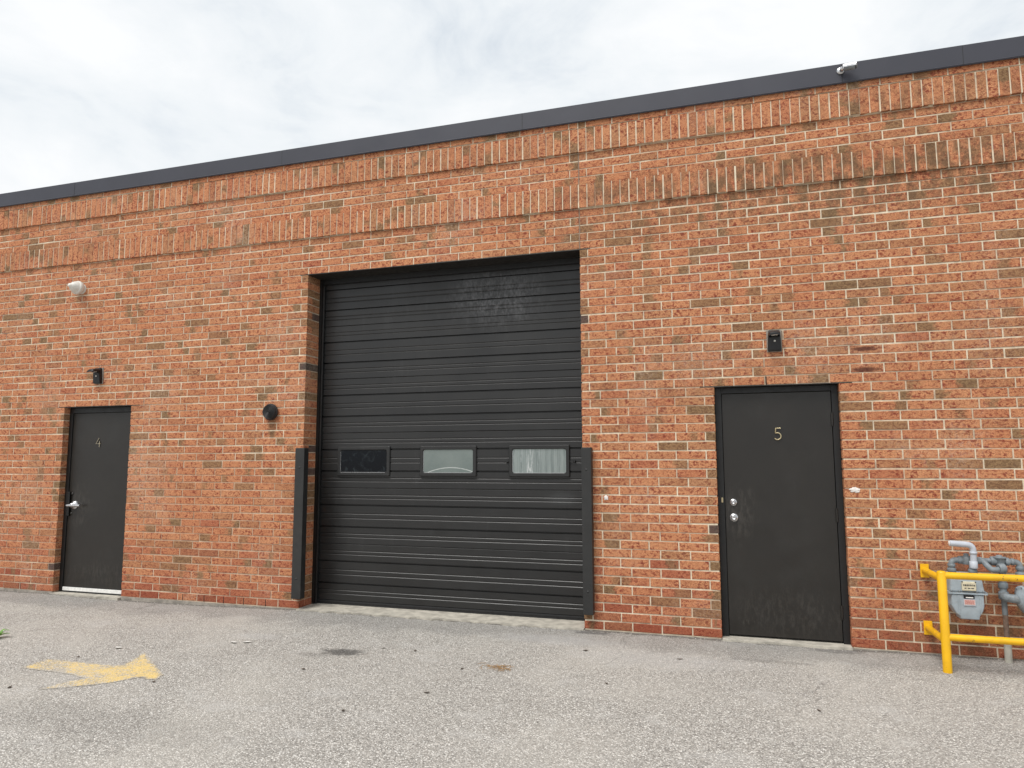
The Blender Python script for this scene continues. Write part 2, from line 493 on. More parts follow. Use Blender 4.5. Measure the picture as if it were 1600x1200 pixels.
def tag(o, label=None, cat=None, group=None, kind=None):
    if label:
        o['label'] = label
    if cat:
        o['category'] = cat
    if group:
        o['group'] = group
    if kind:
        o['kind'] = kind
    return o


class MB:
    """collects solids; build() makes ONE mesh object whose vertices are relative to its parent's origin"""

    def __init__(self):
        self.v, self.f, self.s = [], [], []

    def raw(self, vs, fs, smooth=False):
        o = len(self.v)
        self.v += [tuple(a) for a in vs]
        self.f += [tuple(o + i for i in f) for f in fs]
        self.s += [smooth] * len(fs)
        return self

    def box(self, x0, x1, y0, y1, z0, z1, bevel=0.0):
        if bevel <= 0:
            vs = [(x, y, z) for x in (x0, x1) for y in (y0, y1) for z in (z0, z1)]
            return self.raw(vs, [(0, 1, 3, 2), (4, 6, 7, 5), (0, 4, 5, 1), (2, 3, 7, 6), (0, 2, 6, 4), (1, 5, 7, 3)])
        bm = bmesh.new()
        bmesh.ops.create_cube(bm, size=1)
        for q in bm.verts:
            q.co = Vector(((x0 + x1) / 2 + q.co.x * (x1 - x0), (y0 + y1) / 2 + q.co.y * (y1 - y0), (z0 + z1) / 2 + q.co.z * (z1 - z0)))
        bmesh.ops.bevel(bm, geom=bm.edges[:], offset=bevel, segments=2, profile=0.6, affect='EDGES')
        return self.bm(bm)

    def bm(self, bm, smooth=False):
        bm.verts.index_update()
        self.raw([q.co[:] for q in bm.verts], [tuple(q.index for q in f.verts) for f in bm.faces], smooth)
        bm.free()
        return self

    def prism(self, poly, axis, a, b, bevel=0.0):
        """poly: 2-D outline; extruded along axis ('x': poly is (y,z); 'y': (x,z); 'z': (x,y))"""
        def P(q, t):
            return {'x': (t, q[0], q[1]), 'y': (q[0], t, q[1]), 'z': (q[0], q[1], t)}[axis]
        bm = bmesh.new()
        A = [bm.verts.new(P(q, a)) for q in poly]
        B = [bm.verts.new(P(q, b)) for q in poly]
        bm.faces.new(A)
        bm.faces.new(B[::-1])
        k = len(poly)
        for i in range(k):
            bm.faces.new((A[i], B[i], B[(i + 1) % k], A[(i + 1) % k]))
        bmesh.ops.recalc_face_normals(bm, faces=bm.faces[:])
        if bevel:
            bmesh.ops.bevel(bm, geom=bm.edges[:], offset=bevel, segments=2, profile=0.6, affect='EDGES')
        return self.bm(bm)

    def tube(self, pts, r, seg=12, cap=True):
        pts = [Vector(q) for q in pts]
        rs = r if isinstance(r, (list, tuple)) else [r] * len(pts)
        rings = []
        prev = None
        for i, q in enumerate(pts):
            t = (pts[min(i + 1, len(pts) - 1)] - pts[max(i - 1, 0)]).normalized()
            if prev is None:
                prev = t.orthogonal().normalized()
            prev = (prev - t * prev.dot(t)).normalized()
            bi = t.cross(prev)
            rings.append([q + (prev * math.cos(2 * math.pi * k / seg) + bi * math.sin(2 * math.pi * k / seg)) * rs[i] for k in range(seg)])
        vs = [c for ring in rings for c in ring]
        fs = []
        for i in range(len(rings) - 1):
            for k in range(seg):
                a, b = i * seg + k, i * seg + (k + 1) % seg
                fs.append((a, b, b + seg, a + seg))
        self.raw(vs, fs, True)
        if cap:
            self.raw(rings[0], [tuple(range(seg))[::-1]])
            self.raw(rings[-1], [tuple(range(seg))])
        return self

    def lathe(self, org, axis, prof, seg=20):
        """prof: list of (distance along axis, radius)"""
        org, axis = Vector(org), Vector(axis).normalized()
        e1 = axis.orthogonal().normalized()
        e2 = axis.cross(e1)
        vs = []
        for d, r in prof:
            for k in range(seg):
                an = 2 * math.pi * k / seg
                vs.append(org + axis * d + (e1 * math.cos(an) + e2 * math.sin(an)) * max(r, 1e-4))
        fs = []
        for i in range(len(prof) - 1):
            for k in range(seg):
                a, b = i * seg + k, i * seg + (k + 1) % seg
                fs.append((a, b, b + seg, a + seg))
        self.raw(vs, fs, True)
        if prof[0][1] > 0.002:
            self.raw(vs[:seg], [tuple(range(seg))[::-1]])
        if prof[-1][1] > 0.002:
            self.raw(vs[-seg:], [tuple(range(seg))])
        return self

    def build(self, name, mat, parent=None, org=(0, 0, 0)):
        """org: world position of the parent; vertices were given in world space"""
        me = bpy.data.meshes.new(name)
        o = Vector(org)
        me.from_pydata([tuple(Vector(q) - o) for q in self.v], [], self.f)
        me.polygons.foreach_set('use_smooth', self.s)
        me.update()
        bm = bmesh.new()
        bm.from_mesh(me)
        bmesh.ops.recalc_face_normals(bm, faces=bm.faces[:])
        bm.to_mesh(me)
        bm.free()
        return link(name, me, mat, parent)


def arc(c, r, a0, a1, k, plane='xz'):
    out = []
    for i in range(k + 1):
        a = math.radians(a0 + (a1 - a0) * i / k)
        d = (r * math.cos(a), r * math.sin(a))
        out.append((c[0] + d[0], c[1], c[2] + d[1]) if plane == 'xz' else (c[0] + d[0], c[1] + d[1], c[2]))
    return out


def bend(pts, r, k=5):
    """polyline with rounded corners"""
    pts = [Vector(q) for q in pts]
    out = [pts[0]]
    for i in range(1, len(pts) - 1):
        a, b, c = pts[i - 1], pts[i], pts[i + 1]
        d1, d2 = (a - b).normalized(), (c - b).normalized()
        rr = min(r, (a - b).length * 0.49, (c - b).length * 0.49)
        p1, p2 = b + d1 * rr, b + d2 * rr
        for j in range(k + 1):
            t = j / k
            out.append(p1 * (1 - t) ** 2 + b * 2 * t * (1 - t) + p2 * t * t)
    out.append(pts[-1])
    return out


# ------------------------------------------------------------------ ground
GZ = [(-60, -0.03), (-9, -0.03), (-7.06, -0.028), (-6.21, -0.022), (-5.22, -0.040), (-4.27, -0.034), (-2.95, -0.006), (0, -0.004), (1.18, -0.008), (2.19, -0.013), (2.65, -0.006), (3.35, 0.000), (5, 0.0), (60, 0.0)]


def ground_z(x, y):
    for (a, za), (b, zb) in zip(GZ, GZ[1:]):
        if a <= x <= b:
            z = za + (zb - za) * (x - a) / (b - a)
            break
    else:
        z = 0
    k = max(0.0, min(1.0, 1 + (y + 0.1) / 1.8))
    return z * k + (1 - k) * -0.010


xs = [-220, -60, -25, -14] + [-11 + 0.4 * i for i in range(48)] + [9, 14, 30, 60, 220]
ys = [-220, -60, -25, -12, -9] + [-7 + 0.35 * i for i in range(21)] + [0.35, 0.8, 20, 60, 220]
vs = [(x, y, ground_z(x, y) if abs(x) < 60 and y < 0.8 else -0.012) for y in ys for x in xs]
fs = [(j * len(xs) + i, j * len(xs) + i + 1, (j + 1) * len(xs) + i + 1, (j + 1) * len(xs) + i) for j in range(len(ys) - 1) for i in range(len(xs) - 1)]
me = bpy.data.meshes.new('asphalt_pavement')
me.from_pydata(vs, [], fs)
ground = tag(link('asphalt_pavement', me, 'asphalt', smooth=True), 'weathered grey asphalt lot with exposed pale stones', None, None, 'structure')

# ------------------------------------------------------------------ building
L, C, J = 0.254, 0.079, 0.0105          # brick module, course height, joint
OL, OR_, OT = -2.950, 0.0, 44 * C       # overhead door opening
D5 = (1.178, 2.178)                     # opening of door 5
D4 = (-6.241, -5.242)                   # opening of door 4
DT = 27 * C
X0, X1 = -10.2, 6.2
DEPTH = 14.0
bld = tag(empty('brick_building'), 'long low salmon brick industrial building with dark metal parapet flashing', 'building')

# mortar body of the front wall, recessed behind the brick faces
MY = 0.0046
wm = MB()
ZB = -0.25
TOP = 60 * C
gap = 0.006


def wallbox(x0, x1, z0, z1):
    wm.box(x0, x1, MY, 0.30, z0, z1)


wallbox(X0, D4[0] - gap, ZB, DT)
wallbox(D4[1] + gap, OL - gap, ZB, DT)
wallbox(OR_ + gap, D5[0] - gap, ZB, DT)
wallbox(D5[1] + gap, X1, ZB, DT)
wallbox(X0, OL - gap, DT + 0.0005, OT)
wallbox(OR_ + gap, X1, DT + 0.0005, OT)
wallbox(X0, X1, OT + 0.0005, TOP)
wall = wm.build('wall', 'mortar', bld)
wall['label'] = 'salmon and brown flecked brick front wall with pale mortar'

# --- list every brick: (x0,x1,z0,z1,y_front,depth,kind)
bricks = []


def cut(joints, a, b):
    """joint positions -> brick spans inside [a,b]"""
    js = sorted(j for j in joints if a + 0.035 < j < b - 0.035)
    js = [a] + js + [b]
    return list(zip(js, js[1:]))


def rng_joints(anchor, step, a, b):
    k0 = int(math.floor((a - anchor) / step)) - 1
    k1 = int(math.ceil((b - anchor) / step)) + 1
    return [anchor + k * step for k in range(k0, k1 + 1)]


def row_spans(z0, is_a):
    """brick spans of one stretcher course, each with flags for a jamb at its left or right end"""
    out = []
    zc = z0 + C / 2
    in_door = zc < DT
    in_over = zc < OT

    def add(j, a, b, jl=False, jr=False):
        sp = cut(j, a, b)
        for i, (p, q) in enumerate(sp):
            out.append((p, q, jl and i == 0, jr and i == len(sp) - 1))
    left = rng_joints(OL - (0.084 if is_a else 0.250), L, X0, OL)
    if in_door:
        add(left, X0, D4[0], False, True)
        add(left, D4[1], OL, True, True)
    else:
        add(left, X0, OL, False, in_over)
    if not in_over:
        stp = (OR_ - OL) / 12.0
        add(rng_joints(OR_ - (0.088 if is_a else 0.0), stp, OL, OR_), OL, OR_)
        # merge the seam at OL: no straight joint there
        for i, (p, q, jl, jr) in enumerate(out):
            if abs(q - OL) < 1e-6:
                nxt = [k for k in out if abs(k[0] - OL) < 1e-6][0]
                if nxt[1] - p < L * 1.15:
                    out.remove(nxt)
                    out[i] = (p, nxt[1], jl, jr)
                break
    if in_door:
        add(rng_joints(OR_ + (0.078 if is_a else 0.175), L, OR_, D5[0]), OR_, D5[0], True, True)
        add(rng_joints(D5[1] + (0.190 if is_a else 0.242), L, D5[1], X1), D5[1], X1, True, False)
    else:
        add(rng_joints(OR_ + (0.075 if is_a else 0.236), L, OR_, X1), OR_, X1, in_over, False)
    return out


def course(z0, is_a, y0=0.0, row=0):
    for p, q, jl, jr in row_spans(z0, is_a):
        dep = 0.03
        if jl or jr:
            dep = 0.092
        corner_over = (jr and abs(q - OL) < 1e-6) or (jl and abs(p - OR_) < 1e-6)
        if corner_over and is_a:
            dep = 0.225
        bricks.append((p, q, z0, z0 + C, y0, dep, row, jl, jr))
        if corner_over and not is_a:      # brick behind the corner one, seen in the reveal
            if jr:
                bricks.append((q - 0.1, q, z0, z0 + C, 0.1, 0.125, row, False, True))
            else:
                bricks.append((p, p + 0.1, z0, z0 + C, 0.1, 0.125, row, True, False))


for r_ in range(44):                      # r_ from the ground; the top course under the lintel is an 'A' course
    course(r_ * C, (43 - r_) % 2 == 0, 0.0, r_)
for k in range(5):
    course((44 + k) * C, k % 2 == 1, 0.0, 44 + k)
for k in range(4):
    course((52 + k) * C, k % 2 == 1, 0.0, 52 + k)
PRJ = 0.022
course(59 * C, True, -PRJ, 59)


def brick_geo(x0, x1, z0, z1, y0, dep, jl, jr, rnd):
    h = J / 2
    e = lambda s=0.0012: rnd.uniform(-s, s)
    a = x0 + (0.0 if jl else h) + e()
    b = x1 - (0.0 if jr else h) + e()
    c_, d = z0 + h + e(), z1 - h + e()
    y = y0 + e(0.0018)
    rw = round(z0 / 0.079)
    wv = lambda X: 0.0022 * math.sin(X * 1.3 + rw * 0.9) + 0.0014 * math.sin(X * 4.1 + rw * 2.3)
    c_ += wv(a) * 0.5 + wv(b) * 0.5
    d += wv(a) * 0.5 + wv(b) * 0.5
    tl = (wv(b) - wv(a)) * 0.5 + e(0.0010)
    chipped = rnd.randrange(4) if rnd.random() < 0.16 else -1
    k = 0.0028
    tilt = e(0.0008)
    vs = []
    for ci, (sx, sz) in enumerate(((0, 0), (1, 0), (1, 1), (0, 1))):
        X, Z = (b if sx else a), (d if sz else c_) + (tl if sx else -tl)
        kk = k + (rnd.uniform(0.004, 0.010) if ci == chipped else 0)
        vs.append((X + (-kk if sx else kk) + e(0.0012), y + tilt * (1 if sx else -1), Z + (-kk * 0.8 if sz else kk * 0.8) + e(0.0012)))
    for yy in (y + k, y0 + dep):
        for (sx, sz) in ((0, 0), (1, 0), (1, 1), (0, 1)):
            vs.append(((b if sx else a) + e(0.0006), yy, (d if sz else c_) + (tl if sx else -tl) + e(0.0006)))
    fs = [(0, 1, 2, 3)]
    for o in (0, 4):
        for i in range(4):
            j = (i + 1) % 4
            fs.append((o + i, o + 4 + i, o + 4 + j, o + j))
    fs = [tuple(f) for f in fs]
    return vs, fs, (a, b, c_, d)


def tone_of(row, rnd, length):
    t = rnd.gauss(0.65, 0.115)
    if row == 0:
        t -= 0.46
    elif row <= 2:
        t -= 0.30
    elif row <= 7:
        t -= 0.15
    t = max(0.0, min(1.0, t))
    g_ = rnd.random() * 0.97
    fl = (0.0, 0.0, 0.0)
    z = rnd.random()
    if z < 0.13:
        s = rnd.uniform(0.25, 0.6)
        fl = (0.0 - 0.2, s, rnd.uniform(0.55, 0.95)) if rnd.random() < 0.5 else (1 - s, 1.2, rnd.uniform(0.55, 0.95))
    elif z < 0.20:
        s = rnd.uniform(0.2, 0.6)
        fl = (s, s + rnd.uniform(0.2, 0.35), rnd.uniform(0.5, 0.9))
    elif z < 0.225:
        fl = (-0.3, 1.3, rnd.uniform(0.6, 0.95))
    elif z < 0.40:
        fl = (-0.3, 1.3, rnd.uniform(0.10, 0.35))
    if length < 0.12:                      # cut ends and headers are often darker
        z = rnd.random()
        if z < 0.06:
            g_ = 0.995
        elif z < 0.45:
            fl = (-0.3, 1.3, rnd.uniform(0.5, 0.95))
    return (t, g_, rnd.random()), fl


def brick_mesh(name, items):
    """items: list of (verts, faces, tone, flash, (a,b,c,d), vertical)"""
    V, F, T, FL, UV = [], [], [], [], []
    for vs, fs, to, fl, (a, b, c_, d), vert in items:
        o = len(V)
        V += vs
        F += [tuple(o + i for i in f) for f in fs]
        for q in vs:
            T += [*to, 1.0]
            FL += [*fl, 1.0]
            uu = (q[2] - c_) / (d - c_) if vert else (q[0] - a) / (b - a)
            vv = (q[0] - a) / (b - a) if vert else (q[2] - c_) / (d - c_)
            UV += [uu, vv, 0.0]
    me = bpy.data.meshes.new(name)
    me.from_pydata(V, [], F)
    at = me.attributes.new('tone', 'FLOAT_COLOR', 'POINT')
    at.data.foreach_set('color', T)
    at = me.attributes.new('flash', 'FLOAT_COLOR', 'POINT')
    at.data.foreach_set('color', FL)
    at = me.attributes.new('brick_uv', 'FLOAT_VECTOR', 'POINT')
    at.data.foreach_set('vector', UV)
    me.update()
    return me


def shift_item(it):
    vs, fs, to, fl, (a, b, c_, d), vert = it
    cx, cz = (a + b) / 2, (c_ + d) / 2
    y = vs[0][1]
    v2 = [(q[0] - cx, q[1] - y, q[2] - cz) for q in vs]
    return (v2, fs, to, fl, (a - cx, b - cx, c_ - cz, d - cz), vert), (cx, y, cz)


def screen_size(b):
    pts = [project((x, b[4], z)) for x in (b[0], b[1]) for z in (b[2], b[3])]
    us, vs_ = [q[0] for q in pts], [q[1] for q in pts]
    if min(us) < 0 or max(us) > 1600 or min(vs_) < 0 or max(vs_) > 1200:
        return 0
    if min(us) > 1440 and min(vs_) > 880:       # behind the meter and its barrier
        return 0
    return (max(us) - min(us)) * abs(pts[1][1] - pts[0][1])


rb = random.Random(31)
items = []
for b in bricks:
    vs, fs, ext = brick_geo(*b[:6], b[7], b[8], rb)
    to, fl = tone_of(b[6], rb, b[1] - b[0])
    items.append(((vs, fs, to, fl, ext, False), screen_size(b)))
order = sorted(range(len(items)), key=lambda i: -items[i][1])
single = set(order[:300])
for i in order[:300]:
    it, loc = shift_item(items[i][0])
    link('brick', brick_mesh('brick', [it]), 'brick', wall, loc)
rest = [items[i][0] for i in range(len(items)) if i not in single]
bw = link('brickwork', brick_mesh('brickwork', rest), 'brick', wall)
tag(bw, kind='stuff')

# projecting soldier courses
for z0 in (49 * C, 56 * C):
    scm = MB()
    scm.box(X0, X1, -PRJ + 0.0045, MY - 0.0005, z0 + 0.004, z0 + 3 * C - 0.004)
    band = scm.build('soldier_course', 'mortar', bld)
    band['label'] = 'projecting course of upright bricks, the upper one under the flashing' if z0 > 4 else 'projecting course of upright bricks, the lower of the two'
    xs_ = rng_joints(0.0, C * 1.0, X0, X1)
    xs_ = [x for x in xs_ if X0 <= x <= X1]
    loose = []
    for a, b in zip(xs_, xs_[1:]):
        dz = rb.uniform(-0.004, 0.003)
        ja, jb = rb.uniform(-0.0035, 0.0025), rb.uniform(-0.0025, 0.0035)
        vs, fs, ext = brick_geo(a + ja, b + jb, z0 - 0.002 + dz, z0 + 3 * C + 0.001, -PRJ + rb.uniform(-0.002, 0.001), 0.03, False, False, rb)
        to, fl = tone_of(20, rb, 0.2)
        it = (vs, fs, to, fl, ext, True)
        u0 = project((a, -PRJ, z0))[0]
        u1 = project((b, -PRJ, z0))[0]
        if u0 > -5 and u1 < 1605:
            it, loc = shift_item(it)
            link('soldier_brick', brick_mesh('soldier_brick', [it]), 'brick', band, loc)
        else:
            loose.append(it)
    lo = link('soldier_brickwork', brick_mesh('soldier_brickwork', loose), 'brick', band)
    tag(lo, kind='stuff')

# mortar behind the projecting top course
MB().box(X0, X1, -PRJ + 0.004, MY - 0.0005, 59 * C + 0.002, TOP + 0.02).build('top_course_bed', 'mortar', bld)

# foundation, sills, lintels, control joint, flashing, rest of the shell
for a, b in ((X0, D4[0] - 0.004), (D4[1] + 0.004, OL - 0.004), (OR_ + 0.004, D5[0] - 0.004), (D5[1] + 0.004, X1)):
    MB().box(a, b, -0.002, 0.02, -0.24, -0.001).build('foundation', 'foundation', bld)
R2 = random.Random(5)


def rough_slab(name, x0, x1, y0, y1, z, seed, lip=0.02):
    rr = random.Random(seed)
    k = max(6, int((x1 - x0) / 0.06))
    front = [(x0 + (x1 - x0) * i / k, y0 + rr.uniform(-lip, lip) * (0.4 if i in (0, k) else 1)) for i in range(k + 1)]
    poly = front + [(x1, y1), (x0, y1)]
    o = MB().prism(poly, 'z', -0.2, z).build(name, 'concrete', bld)
    o['label'] = 'pale concrete sill'
    return o


rough_slab('door_sill', OL + 0.002, OR_ - 0.002, -0.045, 0.45, 0.008, 3, 0.03)
rough_slab('door_sill', D5[0] + 0.002, D5[1] - 0.002, -0.035, 0.3, 0.006, 4, 0.012)
rough_slab('door_sill', D4[0] + 0.002, D4[1] - 0.002, -0.035, 0.3, -0.012, 5, 0.012)
for x0, x1, z, d in ((OL - 0.10, OR_ + 0.10, OT, 0.22), (D5[0] - 0.12, D5[1] + 0.10, DT, 0.12), (D4[0] - 0.09, D4[1] + 0.12, DT, 0.12)):
    lm = MB()
    lm.box(x0, x1, 0.0008, 0.30, z - 0.0035, z + 0.0035)
    lm.build('lintel', 'steel_lintel', bld)
# soffits behind the steel angle
MB().box(OL, OR_, 0.238, 0.30, OT - 0.060, OT - 0.004).build('head_trim', 'frame_paint', bld)
cj = MB()
cj.box(-0.004, 0.004, 0.001, 0.02, OT + 0.003, 49 * C - 0.004)
cj.box(-0.004, 0.004, 0.001, 0.02, 52 * C + 0.004, 56 * C - 0.004)
cj.build('control_joint', 'sealant', bld)

FB, FT = 4.716, 4.893
seams = [X0, -9.0, -6.26, -3.30, -0.55, 2.325, 3.232, 6.25]
for i, (a, b) in enumerate(zip(seams, seams[1:])):
    prof = [(-0.036, FB), (-0.044, FB - 0.004), (-0.050, FB + 0.006), (-0.042, FB + 0.014), (-0.042, FT - 0.004), (-0.038, FT), (0.33, FT + 0.02), (0.33, FT - 0.05), (-0.030, FT - 0.02), (-0.030, FB)]
    dy = 0.0012 * (i % 2)
    MB().prism([(y - dy, z) for y, z in prof], 'x', a + 0.001, b - 0.001 + 0.0).build('flashing_panel', 'flashing', bld)
sb = MB()
for x in seams[1:-1]:
    sb.box(x - 0.004, x + 0.004, -0.0425, -0.032, FB + 0.008, FT - 0.003)
sb.build('flashing_seam', 'frame_paint', bld)

for a in (X0, X1 - 0.3):
    MB().box(a, a + 0.3, 0.302, DEPTH, ZB, 4.75).build('side_wall', 'mortar', bld)
MB().box(X0, X1, DEPTH, DEPTH + 0.3, ZB, 4.75).build('back_wall', 'mortar', bld)
MB().box(X0 + 0.3, X1 - 0.3, 0.302, DEPTH - 0.002, 4.3, 4.45).build('roof', 'roof_membrane', bld)
MB().box(X0 + 0.3, X1 - 0.3, 0.6, DEPTH - 0.002, -0.2, -0.02).build('floor_slab', 'concrete', bld)

# open weep joints in the bottom course and over door 5
wl = MB().box(1.6035, 1.6135, -0.0005, 0.03, DT + 0.006, DT + C - 0.004)
wl.build('weep_hole', 'void', wall)
for x in (-3.35, -3.62, -3.87, -4.12, -4.40, -4.64, -6.49, -6.74, -7.0):
    MB().box(x - 0.004, x + 0.004, 0.0005, 0.03, 0.004, C - 0.006).build('weep_hole', 'void', wall)

# ------------------------------------------------------------------ overhead door (part of the building, pieces below it)
ov = empty('overhead_door', (0, 0, 0), bld)
ov['label'] = 'charcoal ribbed steel overhead door with three small windows'
DY = 0.27
SH = 0.58
Z00 = 0.05


def section_profile(z0, z1):
    """(z, y) outline of a ribbed section seen from the side, bottom to top"""
    pts = [(z0 + 0.0012, DY + 0.03), (z0 + 0.0012, DY + 0.004), (z0 + 0.005, DY)]

    def groove(c_, half, dep):
        pts.extend([(c_ - half, DY), (c_ - half * 0.35, DY + dep), (c_ + half * 0.35, DY + dep), (c_ + half, DY)])

    def step(c_):
        pts.extend([(c_ - 0.0070, DY), (c_ - 0.0012, DY + 0.0046), (c_ + 0.0004, DY + 0.0046), (c_ + 0.0065, DY)])
    for kind, t in (('s', 0.070), ('s', 0.107), ('d', 0.177), ('s', 0.266), ('s', 0.314), ('d', 0.403), ('s', 0.473), ('s', 0.510)):
        if kind == 'd':
            groove(z0 + t, 0.0085, 0.019)
        else:
            step(z0 + t)
    pts += [(z1 - 0.005, DY), (z1 - 0.0012, DY + 0.004), (z1 - 0.0012, DY + 0.03)]
    return pts


for i in range(6):
    z0 = Z00 + SH * i
    z1 = z0 + SH
    prof = section_profile(z0, z1)
    vs = []
    for x in (OL + 0.02, OR_ - 0.02):
        vs += [(x, y, z) for z, y in prof]
    k = len(prof)
    fs = [(j, j + 1, k + j + 1, k + j) for j in range(k - 1)] + [(k - 1, 0, k, 2 * k - 1), tuple(range(k)), tuple(range(2 * k - 1, k - 1, -1))]
    MB().raw(vs, fs).build('door_section', 'overhead_paint', ov)
MB().box(OL + 0.02, OR_ - 0.02, DY - 0.002, DY + 0.03, 0.028, Z00 - 0.001, 0.003).box(OL + 0.02, OR_ - 0.02, DY + 0.003, DY + 0.026, 0.009, 0.027).build('bottom_seal', 'black_rough', ov)
# jamb frames and side tracks
for s, xj in ((1, OL), (-1, OR_)):
    xa, xb = sorted((xj - 0.0 * s, xj + 0.030 * s))
    MB().box(xa, xb, 0.228, 0.30, 0.010, OT - 0.005).build('door_frame', 'frame_paint', ov)
    xa, xb = sorted((xj + 0.032 * s, xj + 0.052 * s))
    MB().box(xa, xb, 0.236, 0.262, 0.010, OT - 0.066, 0.004).build('side_seal', 'overhead_paint', ov)
MB().box(OL + 0.02, OR_ - 0.02, DY - 0.012, DY + 0.03, OT - 0.064, OT - 0.0605).build('head_seal', 'black_rough', ov)


def frame_ring(x0, x1, z0, z1, wdt, y0, y1, rad=0.02):
    """rectangular moulded window frame with rounded inner corners"""
    def rr(a, b, c_, d, r, k=4):
        out = []
        for cx, cz, s in ((b - r, d - r, 0), (a + r, d - r, 90), (a + r, c_ + r, 180), (b - r, c_ + r, 270)):
            for i in range(k + 1):
                t = math.radians(s + 90 * i / k)
                out.append((cx + r * math.cos(t), cz + r * math.sin(t)))
        return out
    o = rr(x0, x1, z0, z1, 0.012)
    o2 = rr(x0 + 0.006, x1 - 0.006, z0 + 0.006, z1 - 0.006, 0.010)
    i2 = rr(x0 + wdt - 0.006, x1 - wdt + 0.006, z0 + wdt - 0.006, z1 - wdt + 0.006, rad + 0.004)
    i = rr(x0 + wdt, x1 - wdt, z0 + wdt, z1 - wdt, rad)
    rings = [(o, y1), (o, y0 + 0.006), (o2, y0), (i2, y0), (i, y0 + 0.006), (i, y1)]
    k = len(o)
    vs = [(x, y, z) for ring, y in rings for x, z in ring]
    fs = []
    for q in range(len(rings) - 1):
        for j in range(k):
            fs.append((q * k + j, q * k + (j + 1) % k, (q + 1) * k + (j + 1) % k, (q + 1) * k + j))
    return MB().raw(vs, fs)


WIN = [(-2.700, -2.085, 'pane_clear'), (-1.742, -1.128, 'pane_cloudy'), (-0.788, -0.176, 'pane_streaked')]
for x0, x1, pm in WIN:
    fr = frame_ring(x0, x1, 1.337, 1.644, 0.037, DY - 0.018, DY + 0.002).build('window_frame', 'overhead_paint', ov)
    pn = MB().box(x0 + 0.034, x1 - 0.034, DY - 0.008, DY - 0.004, 1.371, 1.610).build('window_pane', pm, ov)
    pn['label'] = {'pane_clear': 'dark clear pane', 'pane_cloudy': 'cloudy grey green pane', 'pane_streaked': 'cloudy pane with white streaks'}[pm]
    t = MB()                                        # bright bead round the pane
    for a, b, c_, d in ((x0 + 0.036, x1 - 0.036, 1.373, 1.3765), (x0 + 0.036, x0 + 0.0395, 1.377, 1.606)):
        t.box(a, b, DY - 0.0105, DY - 0.0085, c_, d)
    t.build('window_bead', 'silver', ov)
lt = MB().box(-0.176, -0.125, DY - 0.02, DY - 0.004, 1.478, 1.490, 0.003)
lt.lathe((-0.128, DY - 0.004, 1.484), (0, -1, 0), [(0, 0.011), (0.018, 0.011), (0.022, 0.006)])
lt.build('latch', 'frame_paint', ov)
MB().box(-0.82, -0.79, DY - 0.014, DY - 0.001, 1.478, 1.490, 0.003).build('latch', 'frame_paint', ov)


# ------------------------------------------------------------------ entry doors
def digit_strokes(which, x, y, z, h, rod=0.0056):
    """house number made of a bent rod, centred on x,z"""
    if which == '4':
        s = [[(0.10, 0.50), (-0.30, -0.12), (0.34, -0.12)], [(0.20, 0.18), (0.20, -0.50)]]
    else:
        s = [[(0.26, 0.50), (-0.14, 0.50), (-0.19, 0.08)] + [(-0.02 + 0.29 * math.cos(math.radians(a)), -0.20 + 0.30 * math.sin(math.radians(a))) for a in range(118, -150, -22)]]
    mb = MB()
    for st in s:
        mb.tube([(x + a * h, y, z + b * h) for a, b in st], rod, 6)
    return mb


def entry_door(xr, lx, z0, z1, hinge_right, number, label):
    y = 0.088
    d = MB().box(lx[0], lx[1], y, y + 0.045, z0, z1, 0.003).build('entry_door', 'door_paint', bld)
    d['label'] = label
    f = MB()
    f.box(xr[0] + 0.001, lx[0] - 0.003, y - 0.012, 0.16, -0.005, DT - 0.005, 0.003)
    f.box(lx[1] + 0.003, xr[1] - 0.001, y - 0.012, 0.16, -0.005, DT - 0.005, 0.003)
    f.box(lx[0] - 0.0025, lx[1] + 0.0025, y - 0.0115, 0.16, z1 + 0.003, DT - 0.006, 0.003)
    f.box(lx[0] - 0.003, lx[1] + 0.003, y + 0.05, 0.17, 0.0, z1 + 0.004)
    f.build('door_frame', 'frame_paint', d)
    hx = lx[1] + 0.001 if hinge_right else lx[0] - 0.001
    if hinge_right:
        for hz in (1.835, 1.04, 0.256):
            MB().tube([(hx, y - 0.012, hz - 0.055), (hx, y - 0.012, hz + 0.055)], 0.0095, 10).box(hx - 0.012, hx + 0.012, y - 0.008, y - 0.002, hz - 0.05, hz + 0.05).build('hinge', 'door_paint', d)
    return d


d5 = entry_door(D5, (1.237, 2.122), 0.022, 2.074, True, '5', 'dark grey steel door numbered 5')
digit_strokes('5', 1.688, 0.080, 1.718, 0.098).build('door_number', 'brass', d5)
for z, r in ((1.132, 0.031), (1.002, 0.036)):
    MB().lathe((1.306, 0.0885, z), (0, -1, 0), [(0, r), (0.006, r), (0.012, r * 0.82), (0.0125, r * 0.66), (0.026, r * 0.60), (0.030, r * 0.5), (0.0302, r * 0.26), (0.026, r * 0.24), (0.026, 0.0)], 28).build('door_lock', 'silver', d5)
MB().box(1.207, 1.222, 0.070, 0.078, 1.13, 1.172, 0.002).build('strike_plate', 'brass', d5)

